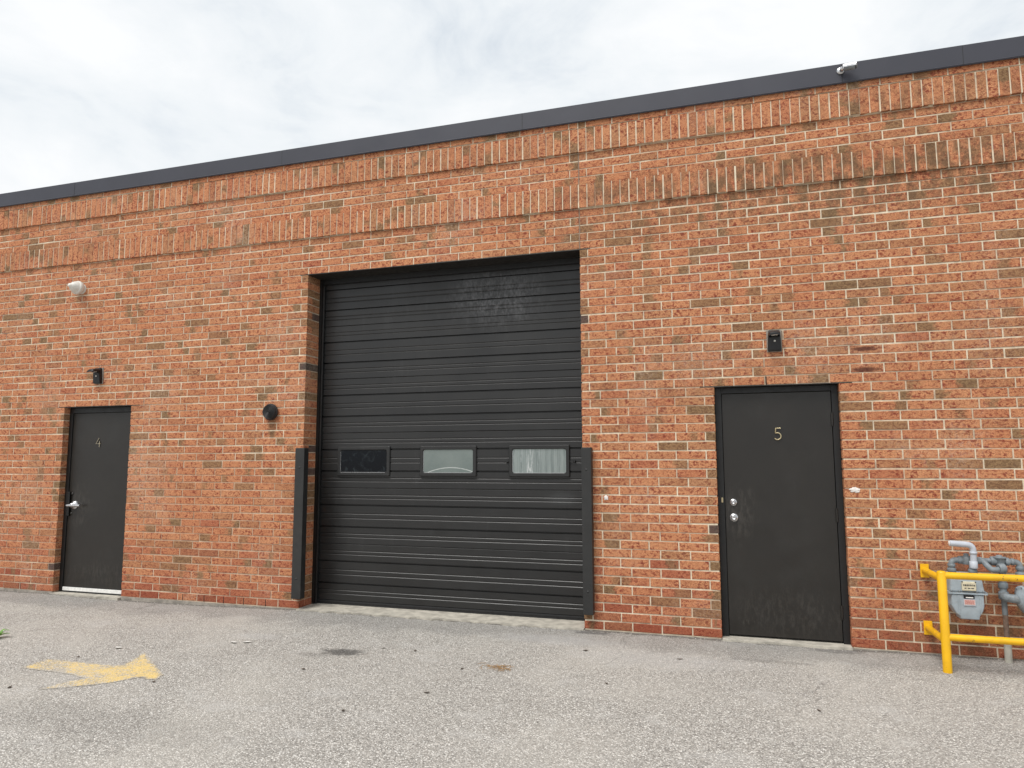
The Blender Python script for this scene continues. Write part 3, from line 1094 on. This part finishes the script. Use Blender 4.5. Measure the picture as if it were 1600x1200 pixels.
d4 = entry_door(D4, (-6.186, -5.297), 0.035, 2.062, False, '4', 'dark grey steel door numbered 4 with silver lever handle')
digit_strokes('4', -5.786, 0.082, 1.712, 0.102, 0.0042).build('door_number', 'number_tan', d4)
hb = MB().lathe((-6.088, 0.0885, 0.985), (0, -1, 0), [(0, 0.052), (0.008, 0.052), (0.022, 0.042), (0.030, 0.024), (0.060, 0.021), (0.062, 0.0)], 24)
hb.tube([(-6.150, 0.034, 0.983), (-6.088, 0.030, 0.985), (-5.955, 0.036, 0.983)], [0.012, 0.017, 0.013], 12)
hb.build('lever_handle', 'silver', d4)
MB().box(-6.205, -6.150, 0.064, 0.075, 0.86, 1.14, 0.003).build('latch_guard', 'frame_paint', d4)
for z in (0.885, 1.115):
    MB().lathe((-6.135, 0.0885, z), (0, -1, 0), [(0, 0.016), (0.006, 0.015), (0.010, 0.008), (0.0105, 0.0)], 14).build('bolt', 'door_paint', d4)
sw = MB().box(-6.184, -5.299, 0.076, 0.0875, 0.006, 0.046, 0.002)
for i in range(5):
    sw.lathe((-6.10 + i * 0.18, 0.0765, 0.038), (0, -1, 0), [(0, 0.006), (0.003, 0.005), (0.0032, 0.0)], 8)
sw.build('door_sweep', 'aluminium', d4)
MB().box(-6.184, -5.299, 0.079, 0.0865, -0.012, 0.0055).build('sweep_rubber', 'black_rough', d4)


# ------------------------------------------------------------------ things on the wall
def wall_light(x, z, label):
    t = tag(empty('wall_light', (x, 0, z)), label, 'light', 'black wall lights over the doors')
    hw, hh = 0.055, 0.092
    o = (x, 0, z)
    MB().box(x - hw - 0.007, x + hw + 0.007, -0.010, 0.004, z - hh - 0.004, z + hh + 0.003, 0.003).build('back_plate', 'caulk', t, o)
    # tapering housing, wider at the foot
    bm = bmesh.new()
    lev = [(z + hh, 0.046, 0.030), (z + hh * 0.3, 0.052, 0.050), (z - hh * 0.9, 0.057, 0.040), (z - hh, 0.055, 0.034)]
    rings = []
    for zz, hx, dp in lev:
        rings.append([bm.verts.new(q) for q in ((x - hx, -0.0105, zz), (x + hx, -0.0105, zz), (x + hx * 0.94, -dp, zz), (x - hx * 0.94, -dp, zz))])
    for a, b in zip(rings, rings[1:]):
        for i in range(4):
            bm.faces.new((a[i], b[i], b[(i + 1) % 4], a[(i + 1) % 4]))
    bm.faces.new(rings[0])
    bm.faces.new(rings[-1][::-1])
    bmesh.ops.bevel(bm, geom=bm.edges[:], offset=0.004, segments=2, affect='EDGES')
    MB().bm(bm).build('housing', 'black_plastic', t, o)
    # curved visor reaching forward from the top
    vis = []
    k = 9
    for s in range(k):
        a = math.pi * s / (k - 1)
        vis.append((math.cos(a) * 0.050, math.sin(a)))
    vs, fs = [], []
    for j, (y, drop, rise) in enumerate(((-0.031, 0.0, 0.022), (-0.085, 0.004, 0.020), (-0.125, 0.012, 0.016), (-0.138, 0.022, 0.010))):
        for th in (0, 0.016):
            for px, s in vis:
                vs.append((x + px * (1 - th * 0.8 - 0.05 * j), y, z + hh - 0.030 - drop + s * rise - th))
    m_ = k
    for j in range(3):
        for th in range(2):
            for i in range(k - 1):
                a = (j * 2 + th) * m_ + i
                b = a + 2 * m_
                fs.append((a, a + 1, b + 1, b))
    for i in range(k - 1):
        a = 6 * m_ + i
        fs.append((a, a + 1, a + 1 + m_, a + m_))
    for j in range(3):
        for e_ in (0, k - 1):
            a = j * 2 * m_ + e_
            fs.append((a, a + m_, a + 3 * m_, a + 2 * m_))
    MB().raw(vs, fs).build('visor', 'black_plastic', t, o)
    MB().lathe((x + 0.002, -0.046, z - 0.006), (0, -1, 0), [(0, 0.008), (0.008, 0.008), (0.012, 0.004), (0.0122, 0)], 12).build('sensor_eye', 'white_plastic', t, o)
    MB().lathe((x, -0.078, z + hh - 0.052), (0, 0, 1), [(0, 0.028), (0.012, 0.030), (0.02, 0.02), (0.021, 0)], 16).build('lamp_lens', 'aluminium', t, o)
    return t


wall_light(1.687, 2.511, 'black wall light with visor above the door nearer the yellow barrier')
wall_light(-5.735, 2.488, 'black wall light above the silver lever handled door, below the white lamp')

# white flood lamp, high at the left
t = tag(empty('flood_lamp', (-6.085, 0, 3.552)), 'white rounded flood lamp fixed high on the brick above door 4', 'lamp')
o = (-6.085, 0, 3.552)
ax = (-0.10, -1, 0.10)
MB().lathe((-6.085, 0.004, 3.552), (0, -1, 0), [(0, 0.062), (0.014, 0.062), (0.02, 0.05), (0.021, 0.0)], 24).build('base', 'white_plastic', t, o)
MB().lathe((-6.085, -0.010, 3.552), ax, [(0, 0.055), (0.02, 0.078), (0.05, 0.084), (0.068, 0.080), (0.07, 0.076)], 28).build('housing', 'white_plastic', t, o)
MB().lathe((-6.092, -0.078, 3.559), ax, [(0, 0.074), (0.02, 0.068), (0.05, 0.050), (0.068, 0.030), (0.072, 0.026), (0.090, 0.020), (0.092, 0.0)], 28).build('bulb', 'white_plastic', t, o)

# round ridged vent cap
t = tag(empty('wall_vent', (-3.345, 0, 2.012)), 'black ridged round vent on the brick beside the overhead door', 'vent')
o = (-3.345, 0, 2.012)
MB().lathe((-3.345, 0.004, 2.012), (0, -1, 0), [(0, 0.072), (0.022, 0.072), (0.024, 0.086), (0.040, 0.088), (0.046, 0.080)], 28).build('collar', 'black_rough', t, o)
prof = [(0, 0.078)]
for i in range(6):
    r_ = 0.076 - i * 0.012
    prof += [(0.012 + 0.001 * i, r_), (0.022 + 0.001 * i, r_ - 0.002), (0.022 + 0.001 * i, r_ - 0.005), (0.010 + 0.001 * i, r_ - 0.008)]
prof.append((0.014, 0.0))
MB().lathe((-3.345, -0.043, 2.012), (0, -1, 0), prof, 28).build('ridged_face', 'black_rough', t, o)


# steel corner guards at the overhead door
def guard(x0, x1, z0, z1, label):
    cx = (x0 + x1) / 2
    t = tag(empty('corner_guard', (cx, 0, z0)), label, 'corner guard', 'steel corner guards beside the overhead door')
    MB().box(x0, x1, -0.082, -0.003, z0, z1, 0.005).build('channel', 'guard_paint', t, (cx, 0, z0))
    for z in (z0 + 0.2, z1 - 0.2):
        MB().lathe((cx, -0.0815, z), (0, -1, 0), [(0, 0.011), (0.0025, 0.010), (0.003, 0.0)], 12).build('bolt_head', 'guard_paint', t, (cx, 0, z0))
    return t


guard(-2.990, -2.882, 0.112, 1.628, 'charcoal steel corner guard left of the overhead door')
guard(0.006, 0.096, 0.140, 1.612, 'charcoal steel corner guard right of the overhead door')

# bullet camera on the flashing
o = (2.318, -0.045, 4.845)
t = tag(empty('security_camera', o), 'small silver and white bullet camera mounted on the parapet flashing', 'camera')
MB().lathe((2.312, -0.0425, 4.828), (0, -1, 0), [(0, 0.032), (0.006, 0.032), (0.014, 0.022), (0.015, 0.0)], 20).build('base', 'silver', t, o)
MB().tube(bend([(2.312, -0.052, 4.828), (2.320, -0.085, 4.822), (2.340, -0.099, 4.821)], 0.02), 0.012, 10).lathe((2.320, -0.082, 4.823), (0.3, -1, 0.2), [(-0.018, 0.012), (-0.01, 0.019), (0.01, 0.019), (0.018, 0.012)], 14).build('bracket', 'silver', t, o)
ax = Vector((0.95, -0.26, -0.10)).normalized()
st = Vector((2.332, -0.098, 4.822))
MB().lathe(st, ax, [(0, 0.018), (0.003, 0.026), (0.085, 0.027), (0.088, 0.024)], 20).build('housing', 'pipe_paint', t, o)
MB().lathe(st + ax * 0.0885, ax, [(0, 0.0235), (0.002, 0.0235), (0.003, 0.0)], 20).build('lens', 'black_plastic', t, o)
side = ax.cross(Vector((0, 0, 1))).normalized()
up = side.cross(ax)
vs, fs = [], []
for d in (-0.004, 0.100):
    for rr_ in (0.0295, 0.0320):
        for i in range(9):
            a = math.radians(-15 + 210 * i / 8)
            vs.append(st + ax * d + side * (math.cos(a) * rr_) + up * (math.sin(a) * rr_))
for i in range(8):
    fs += [(i, i + 1, 18 + i + 1, 18 + i), (9 + i, 9 + i + 1, 27 + i + 1, 27 + i), (i, i + 1, 9 + i + 1, 9 + i), (18 + i, 18 + i + 1, 27 + i + 1, 27 + i)]
fs += [(0, 9, 27, 18), (8, 17, 35, 26)]
MB().raw(vs, fs).build('sun_shield', 'silver', t, o)

# ------------------------------------------------------------------ yellow pipe barrier
o = (2.72, -0.49, -0.012)
t = tag(empty('pipe_barrier', o), 'bright yellow pipe barrier around the gas meter', 'barrier')
PR = 0.030
for x in (2.722, 4.30):
    MB().tube([(x, -0.49, -0.05), (x, -0.49, 0.688), (x, -0.49, 0.697), (x, -0.49, 0.700)], [PR, PR, PR * 0.85, PR * 0.4], 20).build('post', 'yellow_paint', t, o)
for z in (0.668, 0.236):
    MB().tube([(2.735, -0.49, z), (4.29, -0.49, z)], PR * 0.82, 18).build('rail', 'yellow_paint', t, o)
for z in (0.632, 0.197):
    for x in (2.722, 4.30):
        MB().tube([(x, -0.47, z + 0.01), (x, -0.014, z)], PR * 0.82, 18).build('wall_arm', 'yellow_paint', t, o)
        MB().box(x - 0.030, x + 0.030, -0.014, -0.002, z - 0.055, z + 0.050, 0.002).build('wall_plate', 'yellow_paint', t, o)
for x in (2.722,):
    for z in (0.632, 0.197):
        for dz in (-0.042,):
            MB().lathe((x + 0.016, -0.0135, z + dz), (0, -1, 0), [(0, 0.007), (0.004, 0.006), (0.0045, 0)], 8).build('bolt_head', 'yellow_paint', t, o)

# ------------------------------------------------------------------ gas meter
o = (2.95, -0.17, 0.31)
t = tag(empty('gas_meter', o), 'blue grey diaphragm gas meter with cream badge behind the yellow barrier', 'gas meter')
yb, yf = -0.075, -0.215


def loft(outl, y0, y1, inset, bevel=0.006):
    bm = bmesh.new()
    cx = sum(q[0] for q in outl) / len(outl)
    cz = sum(q[1] for q in outl) / len(outl)
    lv = []
    for y, s in ((y0, 1 - inset), (y0 + (y1 - y0) * 0.25, 1.0), (y0 + (y1 - y0) * 0.8, 1.0), (y1, 1 - inset)):
        lv.append([bm.verts.new((cx + (q[0] - cx) * s, y, cz + (q[1] - cz) * s)) for q in outl])
    k = len(outl)
    for a, b in zip(lv, lv[1:]):
        for i in range(k):
            bm.faces.new((a[i], b[i], b[(i + 1) % k], a[(i + 1) % k]))
    bm.faces.new(lv[0])
    bm.faces.new(lv[-1][::-1])
    bmesh.ops.recalc_face_normals(bm, faces=bm.faces[:])
    bmesh.ops.bevel(bm, geom=bm.edges[:], offset=bevel, segments=2, profile=0.5, affect='EDGES')
    return MB().bm(bm)


loft([(2.842, 0.500), (2.838, 0.412), (2.868, 0.352), (2.894, 0.335), (2.898, 0.312), (3.022, 0.312), (3.026, 0.338), (3.050, 0.375), (3.062, 0.42), (3.062, 0.500)], yb, yf, 0.05).build('body', 'meter_paint', t, o)
loft([(2.836, 0.512), (2.842, 0.600), (2.862, 0.636), (2.905, 0.648), (3.000, 0.648), (3.042, 0.632), (3.058, 0.596), (3.068, 0.512)], yb, yf - 0.002, 0.05).build('top_case', 'meter_paint', t, o)
fl_ = MB().box(2.824, 3.080, yb + 0.01, yf - 0.006, 0.499, 0.513, 0.003)
fl_.build('flange', 'meter_paint', t, o)
for x in (2.846, 2.898, 3.012, 3.058):
    MB().lathe((x, yf - 0.004, 0.522), (0, -1, 0), [(0, 0.009), (0.006, 0.009), (0.008, 0.005), (0.0085, 0)], 8).build('flange_bolt', 'pipe_paint', t, o)
rib = MB()
for x in (2.892, 3.030):
    rib.prism([(x - 0.004, 0.49), (x - 0.004, 0.36), (x + 0.004, 0.36), (x + 0.004, 0.49)], 'y', yf - 0.004, yf + 0.02)
rib.build('body_rib', 'meter_paint', t, o)
bd = MB().box(2.914, 3.008, yf - 0.016, yf, 0.525, 0.592, 0.006).build('badge', 'badge', t, o)
ik = MB()
R3 = random.Random(11)
x = 2.924
while x < 2.996:
    wd = R3.uniform(0.004, 0.009)
    ik.box(x, x + wd, yf - 0.0172, yf - 0.0160, 0.560, 0.572 + R3.uniform(-0.002, 0.002))
    x += wd + 0.0035
for a, b in ((2.930, 2.942), (2.952, 2.968), (2.974, 2.992)):
    ik.box(a, b, yf - 0.0172, yf - 0.0160, 0.541, 0.547)
ik.build('badge_print', 'ink', bd, (0, 0, 0))
for x in (2.917, 3.004):
    MB().lathe((x, yf - 0.0155, 0.590), (0, -1, 0), [(0, 0.005), (0.003, 0.004), (0.0032, 0)], 8).build('badge_screw', 'ink', bd, (0, 0, 0))
MB().box(2.924, 2.994, yf - 0.010, yf + 0.002, 0.468, 0.493, 0.003).build('index_window', 'black_plastic', t, o)
MB().box(2.936, 2.984, yf - 0.0112, yf - 0.0102, 0.472, 0.479).build('index_digits', 'aluminium', t, o)
MB().box(2.921, 3.000, yf - 0.007, yf + 0.002, 0.414, 0.463, 0.003).build('notice_frame', 'vent_pvc', t, o)
st_ = MB().box(2.926, 2.995, yf - 0.0085, yf - 0.0072, 0.423, 0.460).build('notice', 'sticker', t, o)
ik = MB()
for z in (0.451, 0.444, 0.437, 0.430):
    x = 2.930
    while x < 2.985:
        wd = R3.uniform(0.004, 0.012)
        ik.box(x, min(2.992, x + wd), yf - 0.0096, yf - 0.0086, z, z + 0.003)
        x += wd + 0.003
ik.build('notice_print', 'red_ink', st_, (0, 0, 0))
for e_ in (bd, st_):
    for ch in e_.children:
        ch.matrix_parent_inverse = Matrix.Translation(-Vector(o))

# pipework feeding the meter
o = (3.22, -0.12, -0.02)
t = tag(empty('gas_piping', o), 'grey painted gas pipes and valves running above the meter', 'pipes')
P_ = 0.021


def pipe(pts, r, name, mat='pipe_paint', rad=0.035):
    return MB().tube(bend(pts, rad), r, 14).build(name, mat, t, o)


def collar(c, axis, ln, r, name='union', mat='pipe_paint', seg=8):
    c, axis = Vector(c), Vector(axis).normalized()
    return MB().lathe(c - axis * ln / 2, axis, [(0, r * 0.9), (ln * 0.12, r), (ln * 0.88, r), (ln, r * 0.9)], seg).build(name, mat, t, o)


pipe([(2.878, -0.135, 0.640), (2.878, -0.135, 0.735), (2.955, -0.12, 0.737)], P_, 'elbow_pipe')
collar((2.878, -0.135, 0.662), (0, 0, 1), 0.030, 0.031)
collar((2.878, -0.135, 0.697), (0, 0, 1), 0.022, 0.027, seg=16)
pipe([(2.95, -0.12, 0.737), (3.33, -0.12, 0.735), (3.33, -0.12, 0.60)], P_, 'header_pipe')
collar((2.945, -0.12, 0.737), (1, 0, 0), 0.035, 0.030)
MB().lathe((2.985, -0.12, 0.705), (0, 0, 1), [(0, 0.030), (0.01, 0.036), (0.05, 0.036), (0.062, 0.026), (0.066, 0.018), (0.080, 0.018), (0.084, 0.0)], 14).build('valve', 'pipe_paint', t, o)
collar((3.055, -0.12, 0.737), (1, 0, 0), 0.06, 0.027, seg=16)
pipe([(3.092, -0.125, 0.738), (3.106, -0.165, 0.705), (3.132, -0.178, 0.677), (3.195, -0.175, 0.682), (3.222, -0.15, 0.694)], 0.021, 'branch_pipe')
collar((3.196, -0.172, 0.690), (1, 0.2, 0.1), 0.045, 0.037, seg=16)
MB().lathe((3.200, -0.125, 0.700), (0, 0, 1), [(0, 0.028), (0.012, 0.034), (0.055, 0.034), (0.060, 0.044), (0.070, 0.044), (0.073, 0.022), (0.082, 0.018), (0.084, 0.0)], 14).build('valve', 'pipe_paint', t, o)
collar((3.160, -0.12, 0.736), (1, 0, 0), 0.038, 0.034)
collar((3.250, -0.12, 0.735), (1, 0, 0), 0.028, 0.030)
collar((3.285, -0.12, 0.735), (1, 0, 0), 0.022, 0.026, seg=16)
collar((3.33, -0.12, 0.690), (0, 0, 1), 0.028, 0.028, seg=16)
collar((3.33, -0.12, 0.645), (0, 0, 1), 0.035, 0.033)
pipe([(3.215, -0.12, 0.70), (3.212, -0.12, 0.48)], 0.024, 'drop_pipe')
collar((3.213, -0.12, 0.560), (0, 0, 1), 0.040, 0.034)
collar((3.213, -0.12, 0.486), (0, 0, 1), 0.060, 0.034, seg=16)
pipe([(3.213, -0.12, 0.46), (3.216, -0.11, 0.345)], 0.019, 'riser')
pipe([(3.216, -0.11, 0.36), (3.219, -0.105, 0.13)], 0.018, 'riser', 'rusty_pipe')
pipe([(3.219, -0.105, 0.150), (3.2195, -0.10, -0.03)], [0.021, 0.026] if False else 0.025, 'riser_sleeve', 'sleeve')
pipe([(3.012, -0.155, 0.640), (3.012, -0.155, 0.720)], 0.023, 'outlet_pipe')
collar((3.012, -0.155, 0.662), (0, 0, 1), 0.028, 0.031)
pipe([(3.213, -0.12, 0.486), (3.200, -0.19, 0.484), (3.285, -0.21, 0.474)], 0.031, 'regulator_inlet', rad=0.05)

# pale vent pipe
o = (3.02, -0.17, 0.69)
t = tag(empty('vent_pipe', o), 'pale grey plastic vent pipe bent over above the gas meter', 'pipe')
MB().tube(bend([(3.016, -0.172, 0.690), (3.021, -0.172, 0.856), (2.862, -0.185, 0.866)], 0.045, 7), 0.022, 16).build('pipe', 'vent_pvc', t, o)
MB().lathe((3.0165, -0.172, 0.685), (0, 0, 1), [(0, 0.026), (0.002, 0.027), (0.050, 0.027), (0.052, 0.022)], 18).build('socket', 'vent_pvc', t, o)
MB().lathe((3.0190, -0.172, 0.790), (0, 0, 1), [(0, 0.0225), (0.001, 0.0265), (0.016, 0.0265), (0.018, 0.022)], 18).build('socket', 'vent_pvc', t, o)
MB().lathe((2.8605, -0.1852, 0.8661), (-1, -0.08, 0.06), [(0, 0.019), (0.002, 0.018), (0.0022, 0.0)], 16).build('mesh_cap', 'foam_white', t, o)

# regulator at the right edge
o = (3.33, -0.2, 0.47)
t = tag(empty('gas_regulator', o), 'grey round flanged gas pressure regulator at the right edge', 'regulator')
ax = Vector((1, 0.18, 0.10)).normalized()
c0 = Vector((3.285, -0.215, 0.474))
MB().lathe(c0, ax, [(-0.012, 0.034), (0.0, 0.060), (0.016, 0.082), (0.017, 0.098), (0.027, 0.100), (0.028, 0.094)], 28).build('front_case', 'meter_paint', t, o)
MB().lathe(c0 + ax * 0.0290, ax, [(0, 0.094), (0.001, 0.100), (0.011, 0.100), (0.012, 0.088), (0.05, 0.075), (0.085, 0.045), (0.13, 0.04), (0.14, 0.03), (0.141, 0)], 28).build('rear_case', 'pipe_paint', t, o)
e1 = ax.orthogonal().normalized()
e2 = ax.cross(e1)
for i in range(8):
    a = math.pi * 2 * i / 8 + 0.2
    MB().lathe(c0 + ax * 0.012 + (e1 * math.cos(a) + e2 * math.sin(a)) * 0.090, ax, [(0, 0.0), (0.0005, 0.007), (0.006, 0.007)], 6).build('case_bolt', 'pipe_paint', t, o)
MB().box(3.335, 3.60, -0.24, -0.13, 0.385, 0.560, 0.012).build('valve_body', 'meter_paint', t, o)
MB().box(3.337, 3.58, -0.246, -0.2405, 0.485, 0.505, 0.002).box(3.337, 3.58, -0.246, -0.2405, 0.405, 0.420, 0.002).build('body_rib', 'meter_paint', t, o)
MB().tube(bend([(3.350, -0.17, 0.40), (3.37, -0.17, 0.31), (3.45, -0.15, 0.25)], 0.05), 0.02, 12).build('outlet', 'pipe_paint', t, o)

# ------------------------------------------------------------------ painted arrow
AR = [(-3.741, -2.327), (-3.754, -2.212), (-3.76, -2.089), (-3.578, -2.081), (-3.395, -2.087), (-3.151, -2.074), (-3.071, -2.05), (-3.119, -1.91), (-3.186, -1.734), (-2.987, -1.87), (-2.786, -2.022), (-2.596, -2.162), (-2.549, -2.268), (-2.634, -2.28), (-2.696, -2.247), (-2.75, -2.329), (-2.796, -2.407), (-2.897, -2.493), (-2.994, -2.579), (-3.077, -2.633), (-3.146, -2.673), (-3.138, -2.591), (-3.128, -2.508), (-3.095, -2.442), (-3.06, -2.384), (-3.139, -2.368), (-3.212, -2.35), (-3.402, -2.339), (-3.593, -2.34)]
ra = random.Random(3)
pl = []
for (a, b), (c_, d) in zip(AR, AR[1:] + AR[:1]):
    k = max(1, int(math.hypot(c_ - a, d - b) / 0.02))
    for i in range(k):
        s = i / k
        pl.append((a + (c_ - a) * s + ra.uniform(-0.003, 0.003), b + (d - b) * s + ra.uniform(-0.003, 0.003)))
bm = bmesh.new()
f = bm.faces.new([bm.verts.new((x, y, ground_z(x, y) + 0.0025)) for x, y in pl])
f.normal_update()
if f.normal.z < 0:
    f.normal_flip()
for axis_, lo_, hi_ in ((0, -3.80, -2.50), (1, -2.70, -1.70)):
    q_ = lo_
    while q_ < hi_:
        no_ = (1, 0, 0) if axis_ == 0 else (0, 1, 0)
        bmesh.ops.bisect_plane(bm, geom=bm.verts[:] + bm.edges[:] + bm.faces[:], plane_co=(q_, q_, 0), plane_no=no_)
        q_ += 0.025
lay = bm.verts.layers.float.new('edge')


def edge_dist(x, y):
    best = 9.0
    for (a_, b_), (c_, d_) in zip(AR, AR[1:] + AR[:1]):
        dx, dy = c_ - a_, d_ - b_
        t_ = max(0.0, min(1.0, ((x - a_) * dx + (y - b_) * dy) / (dx * dx + dy * dy)))
        best = min(best, math.hypot(x - a_ - dx * t_, y - b_ - dy * t_))
    return best


for v in bm.verts:
    v[lay] = min(1.0, edge_dist(v.co.x, v.co.y) / 0.035)
bmesh.ops.triangulate(bm, faces=bm.faces[:])
me = bpy.data.meshes.new('painted_arrow')
bm.to_mesh(me)
bm.free()
tag(link('painted_arrow', me, 'arrow_paint'), 'worn yellow arrow painted on the asphalt', 'arrow')

# ------------------------------------------------------------------ small things
rl = random.Random(17)


def blob(name, c, sx, sz, mat, label, cat, seed):
    """lumpy splash of dried foam on the brick face"""
    rr = random.Random(seed)
    bm = bmesh.new()
    bmesh.ops.create_icosphere(bm, subdivisions=3, radius=1)
    for v in bm.verts:
        k = 1 + rr.uniform(-0.12, 0.12) + 0.32 * math.sin(5 * v.co.x + seed) * math.cos(6 * v.co.z + seed) + 0.2 * math.sin(11 * v.co.x - 7 * v.co.z)
        v.co = Vector((v.co.x * sx * k, v.co.y * 0.007, v.co.z * sz * k))
    me = bpy.data.meshes.new(name)
    bm.to_mesh(me)
    bm.free()
    return tag(link(name, me, mat, None, c), label, cat)


blob('foam_splash', (2.256, -0.003, 1.253), 0.037, 0.021, 'foam_white', 'white splash of foam on the brick right of door 5', 'splash', 2)
blob('foam_splash', (0.214, -0.003, 1.162), 0.018, 0.020, 'foam_white', 'small white splash on the brick near the right corner guard', 'splash', 5)


def curled_leaf(c, ln, wd, rz, mat, label, cat, group, name='dry_leaf'):
    x, y = c
    z = ground_z(x, y)
    vs, fs = [], []
    k = 5
    for th in (0, 0.0012):
        for i in range(k + 1):
            s = i / k
            hw = wd * math.sin(math.pi * (0.06 + 0.9 * s)) * 0.5
            for q in (-1, 0, 1):
                vs.append((ln * (s - 0.5), q * hw, 0.003 + th + 0.35 * hw * abs(q) + 0.012 * (s - 0.4) ** 2 * ln / 0.05))
    m_ = 3 * (k + 1)
    for o_ in (0, m_):
        for i in range(k):
            for q in range(2):
                a = o_ + i * 3 + q
                fs.append((a, a + 1, a + 4, a + 3))
    me = bpy.data.meshes.new(name)
    me.from_pydata(vs, [], fs)
    ob = link(name, me, mat, None, (x, y, z))
    ob.rotation_euler.z = rz
    return tag(ob, label, cat, group)


for c in ((-1.718, -1.757), (-0.613, -1.42), (-1.42, -1.083), (-1.145, -1.079), (0.448, -1.45), (-0.642, -1.975), (-0.992, -2.426), (-3.577, -1.989), (0.878, -0.71), (-3.367, -2.69), (-2.532, -2.314), (1.762, -1.585), (0.149, -0.687)):
    curled_leaf(c, rl.uniform(0.022, 0.05), rl.uniform(0.010, 0.022), rl.uniform(0, 6.28), 'leaf_dry', 'small dark dried leaf lying on the asphalt', 'leaf', 'dried leaves scattered on the asphalt')
for c in ((-3.494, -1.692), (-2.705, -1.285), (-2.60, -1.25)):
    curled_leaf(c, 0.075, 0.035, rl.uniform(-0.4, 0.4), 'pale_chip', 'pale flat scrap lying on the asphalt', 'scrap', 'pale scraps on the asphalt', 'paper_scrap')
# tuft of straw
sm = MB()
for i in range(46):
    a = rl.uniform(0, 6.28)
    x, y = -0.365 + rl.gauss(0, 0.055), -1.312 + rl.gauss(0, 0.03)
    z = ground_z(x, y)
    ln = rl.uniform(0.03, 0.075)
    sm.tube([(x, y, z + 0.003), (x + math.cos(a) * ln * 0.5, y + math.sin(a) * ln * 0.5, z + rl.uniform(0.006, 0.018)), (x + math.cos(a) * ln, y + math.sin(a) * ln, z + 0.004)], 0.0016, 4)
tag(sm.build('straw_tuft', 'straw', None, (0, 0, 0)), 'flattened tuft of brown straw in front of the overhead door', 'straw')
# weed at the left edge
wx, wy = -4.775, -1.735
wd_ = tag(empty('weed', (wx, wy, ground_z(wx, wy))), 'small bright green weed growing from the asphalt at the left edge', 'plant')
for i in range(13):
    a = i * 2.4 + rl.uniform(-0.3, 0.3)
    ln, wdt = rl.uniform(0.05, 0.10), rl.uniform(0.022, 0.038)
    vs, fs = [], []
    for j in range(5):
        s = j / 4
        hw = wdt * math.sin(math.pi * (0.08 + 0.88 * s)) * 0.5
        rise = 0.010 + 0.055 * math.sin(s * 1.9) * (0.4 + 0.6 * (i % 3) / 2)
        for q in (-1, 0, 1):
            vs.append((math.cos(a) * ln * s - math.sin(a) * q * hw, math.sin(a) * ln * s + math.cos(a) * q * hw, rise + abs(q) * hw * 0.3))
    for j in range(4):
        for q in range(2):
            b = j * 3 + q
            fs.append((b, b + 1, b + 4, b + 3))
    me = bpy.data.meshes.new('leaf')
    me.from_pydata(vs, [], fs)
    link('leaf', me, 'leaf_green', wd_, None, True)
MB().tube([(wx, wy, ground_z(wx, wy) - 0.02), (wx, wy, ground_z(wx, wy) + 0.03)], 0.004, 6).build('stem', 'leaf_green', wd_, (wx, wy, ground_z(wx, wy)))

# loose grit along the foot of the wall
rg = random.Random(23)
gm = MB()
for i in range(1500):
    x = rg.uniform(-7.6, 3.9)
    if rg.random() < 0.75:
        y = -0.012 - abs(rg.gauss(0, 0.05))
    else:
        y = -rg.uniform(0.05, 2.6)
    if OL < x < OR_ and y > -0.08:
        continue
    r_ = rg.uniform(0.0025, 0.0075)
    z = ground_z(x, y) + r_ * 0.3
    j = lambda: rg.uniform(0.65, 1.25) * r_
    gm.raw([(x - j(), y, z), (x, y - j(), z - r_ * 0.2), (x + j(), y, z), (x, y + j(), z), (x + rg.uniform(-1, 1) * r_ * 0.4, y, z + j() * 0.8), (x, y, z - r_)],
           [(0, 1, 4), (1, 2, 4), (2, 3, 4), (3, 0, 4), (1, 0, 5), (2, 1, 5), (3, 2, 5), (0, 3, 5)])
tag(gm.build('gravel', 'grit'), 'loose stone grit gathered along the foot of the wall', 'gravel', None, 'stuff')
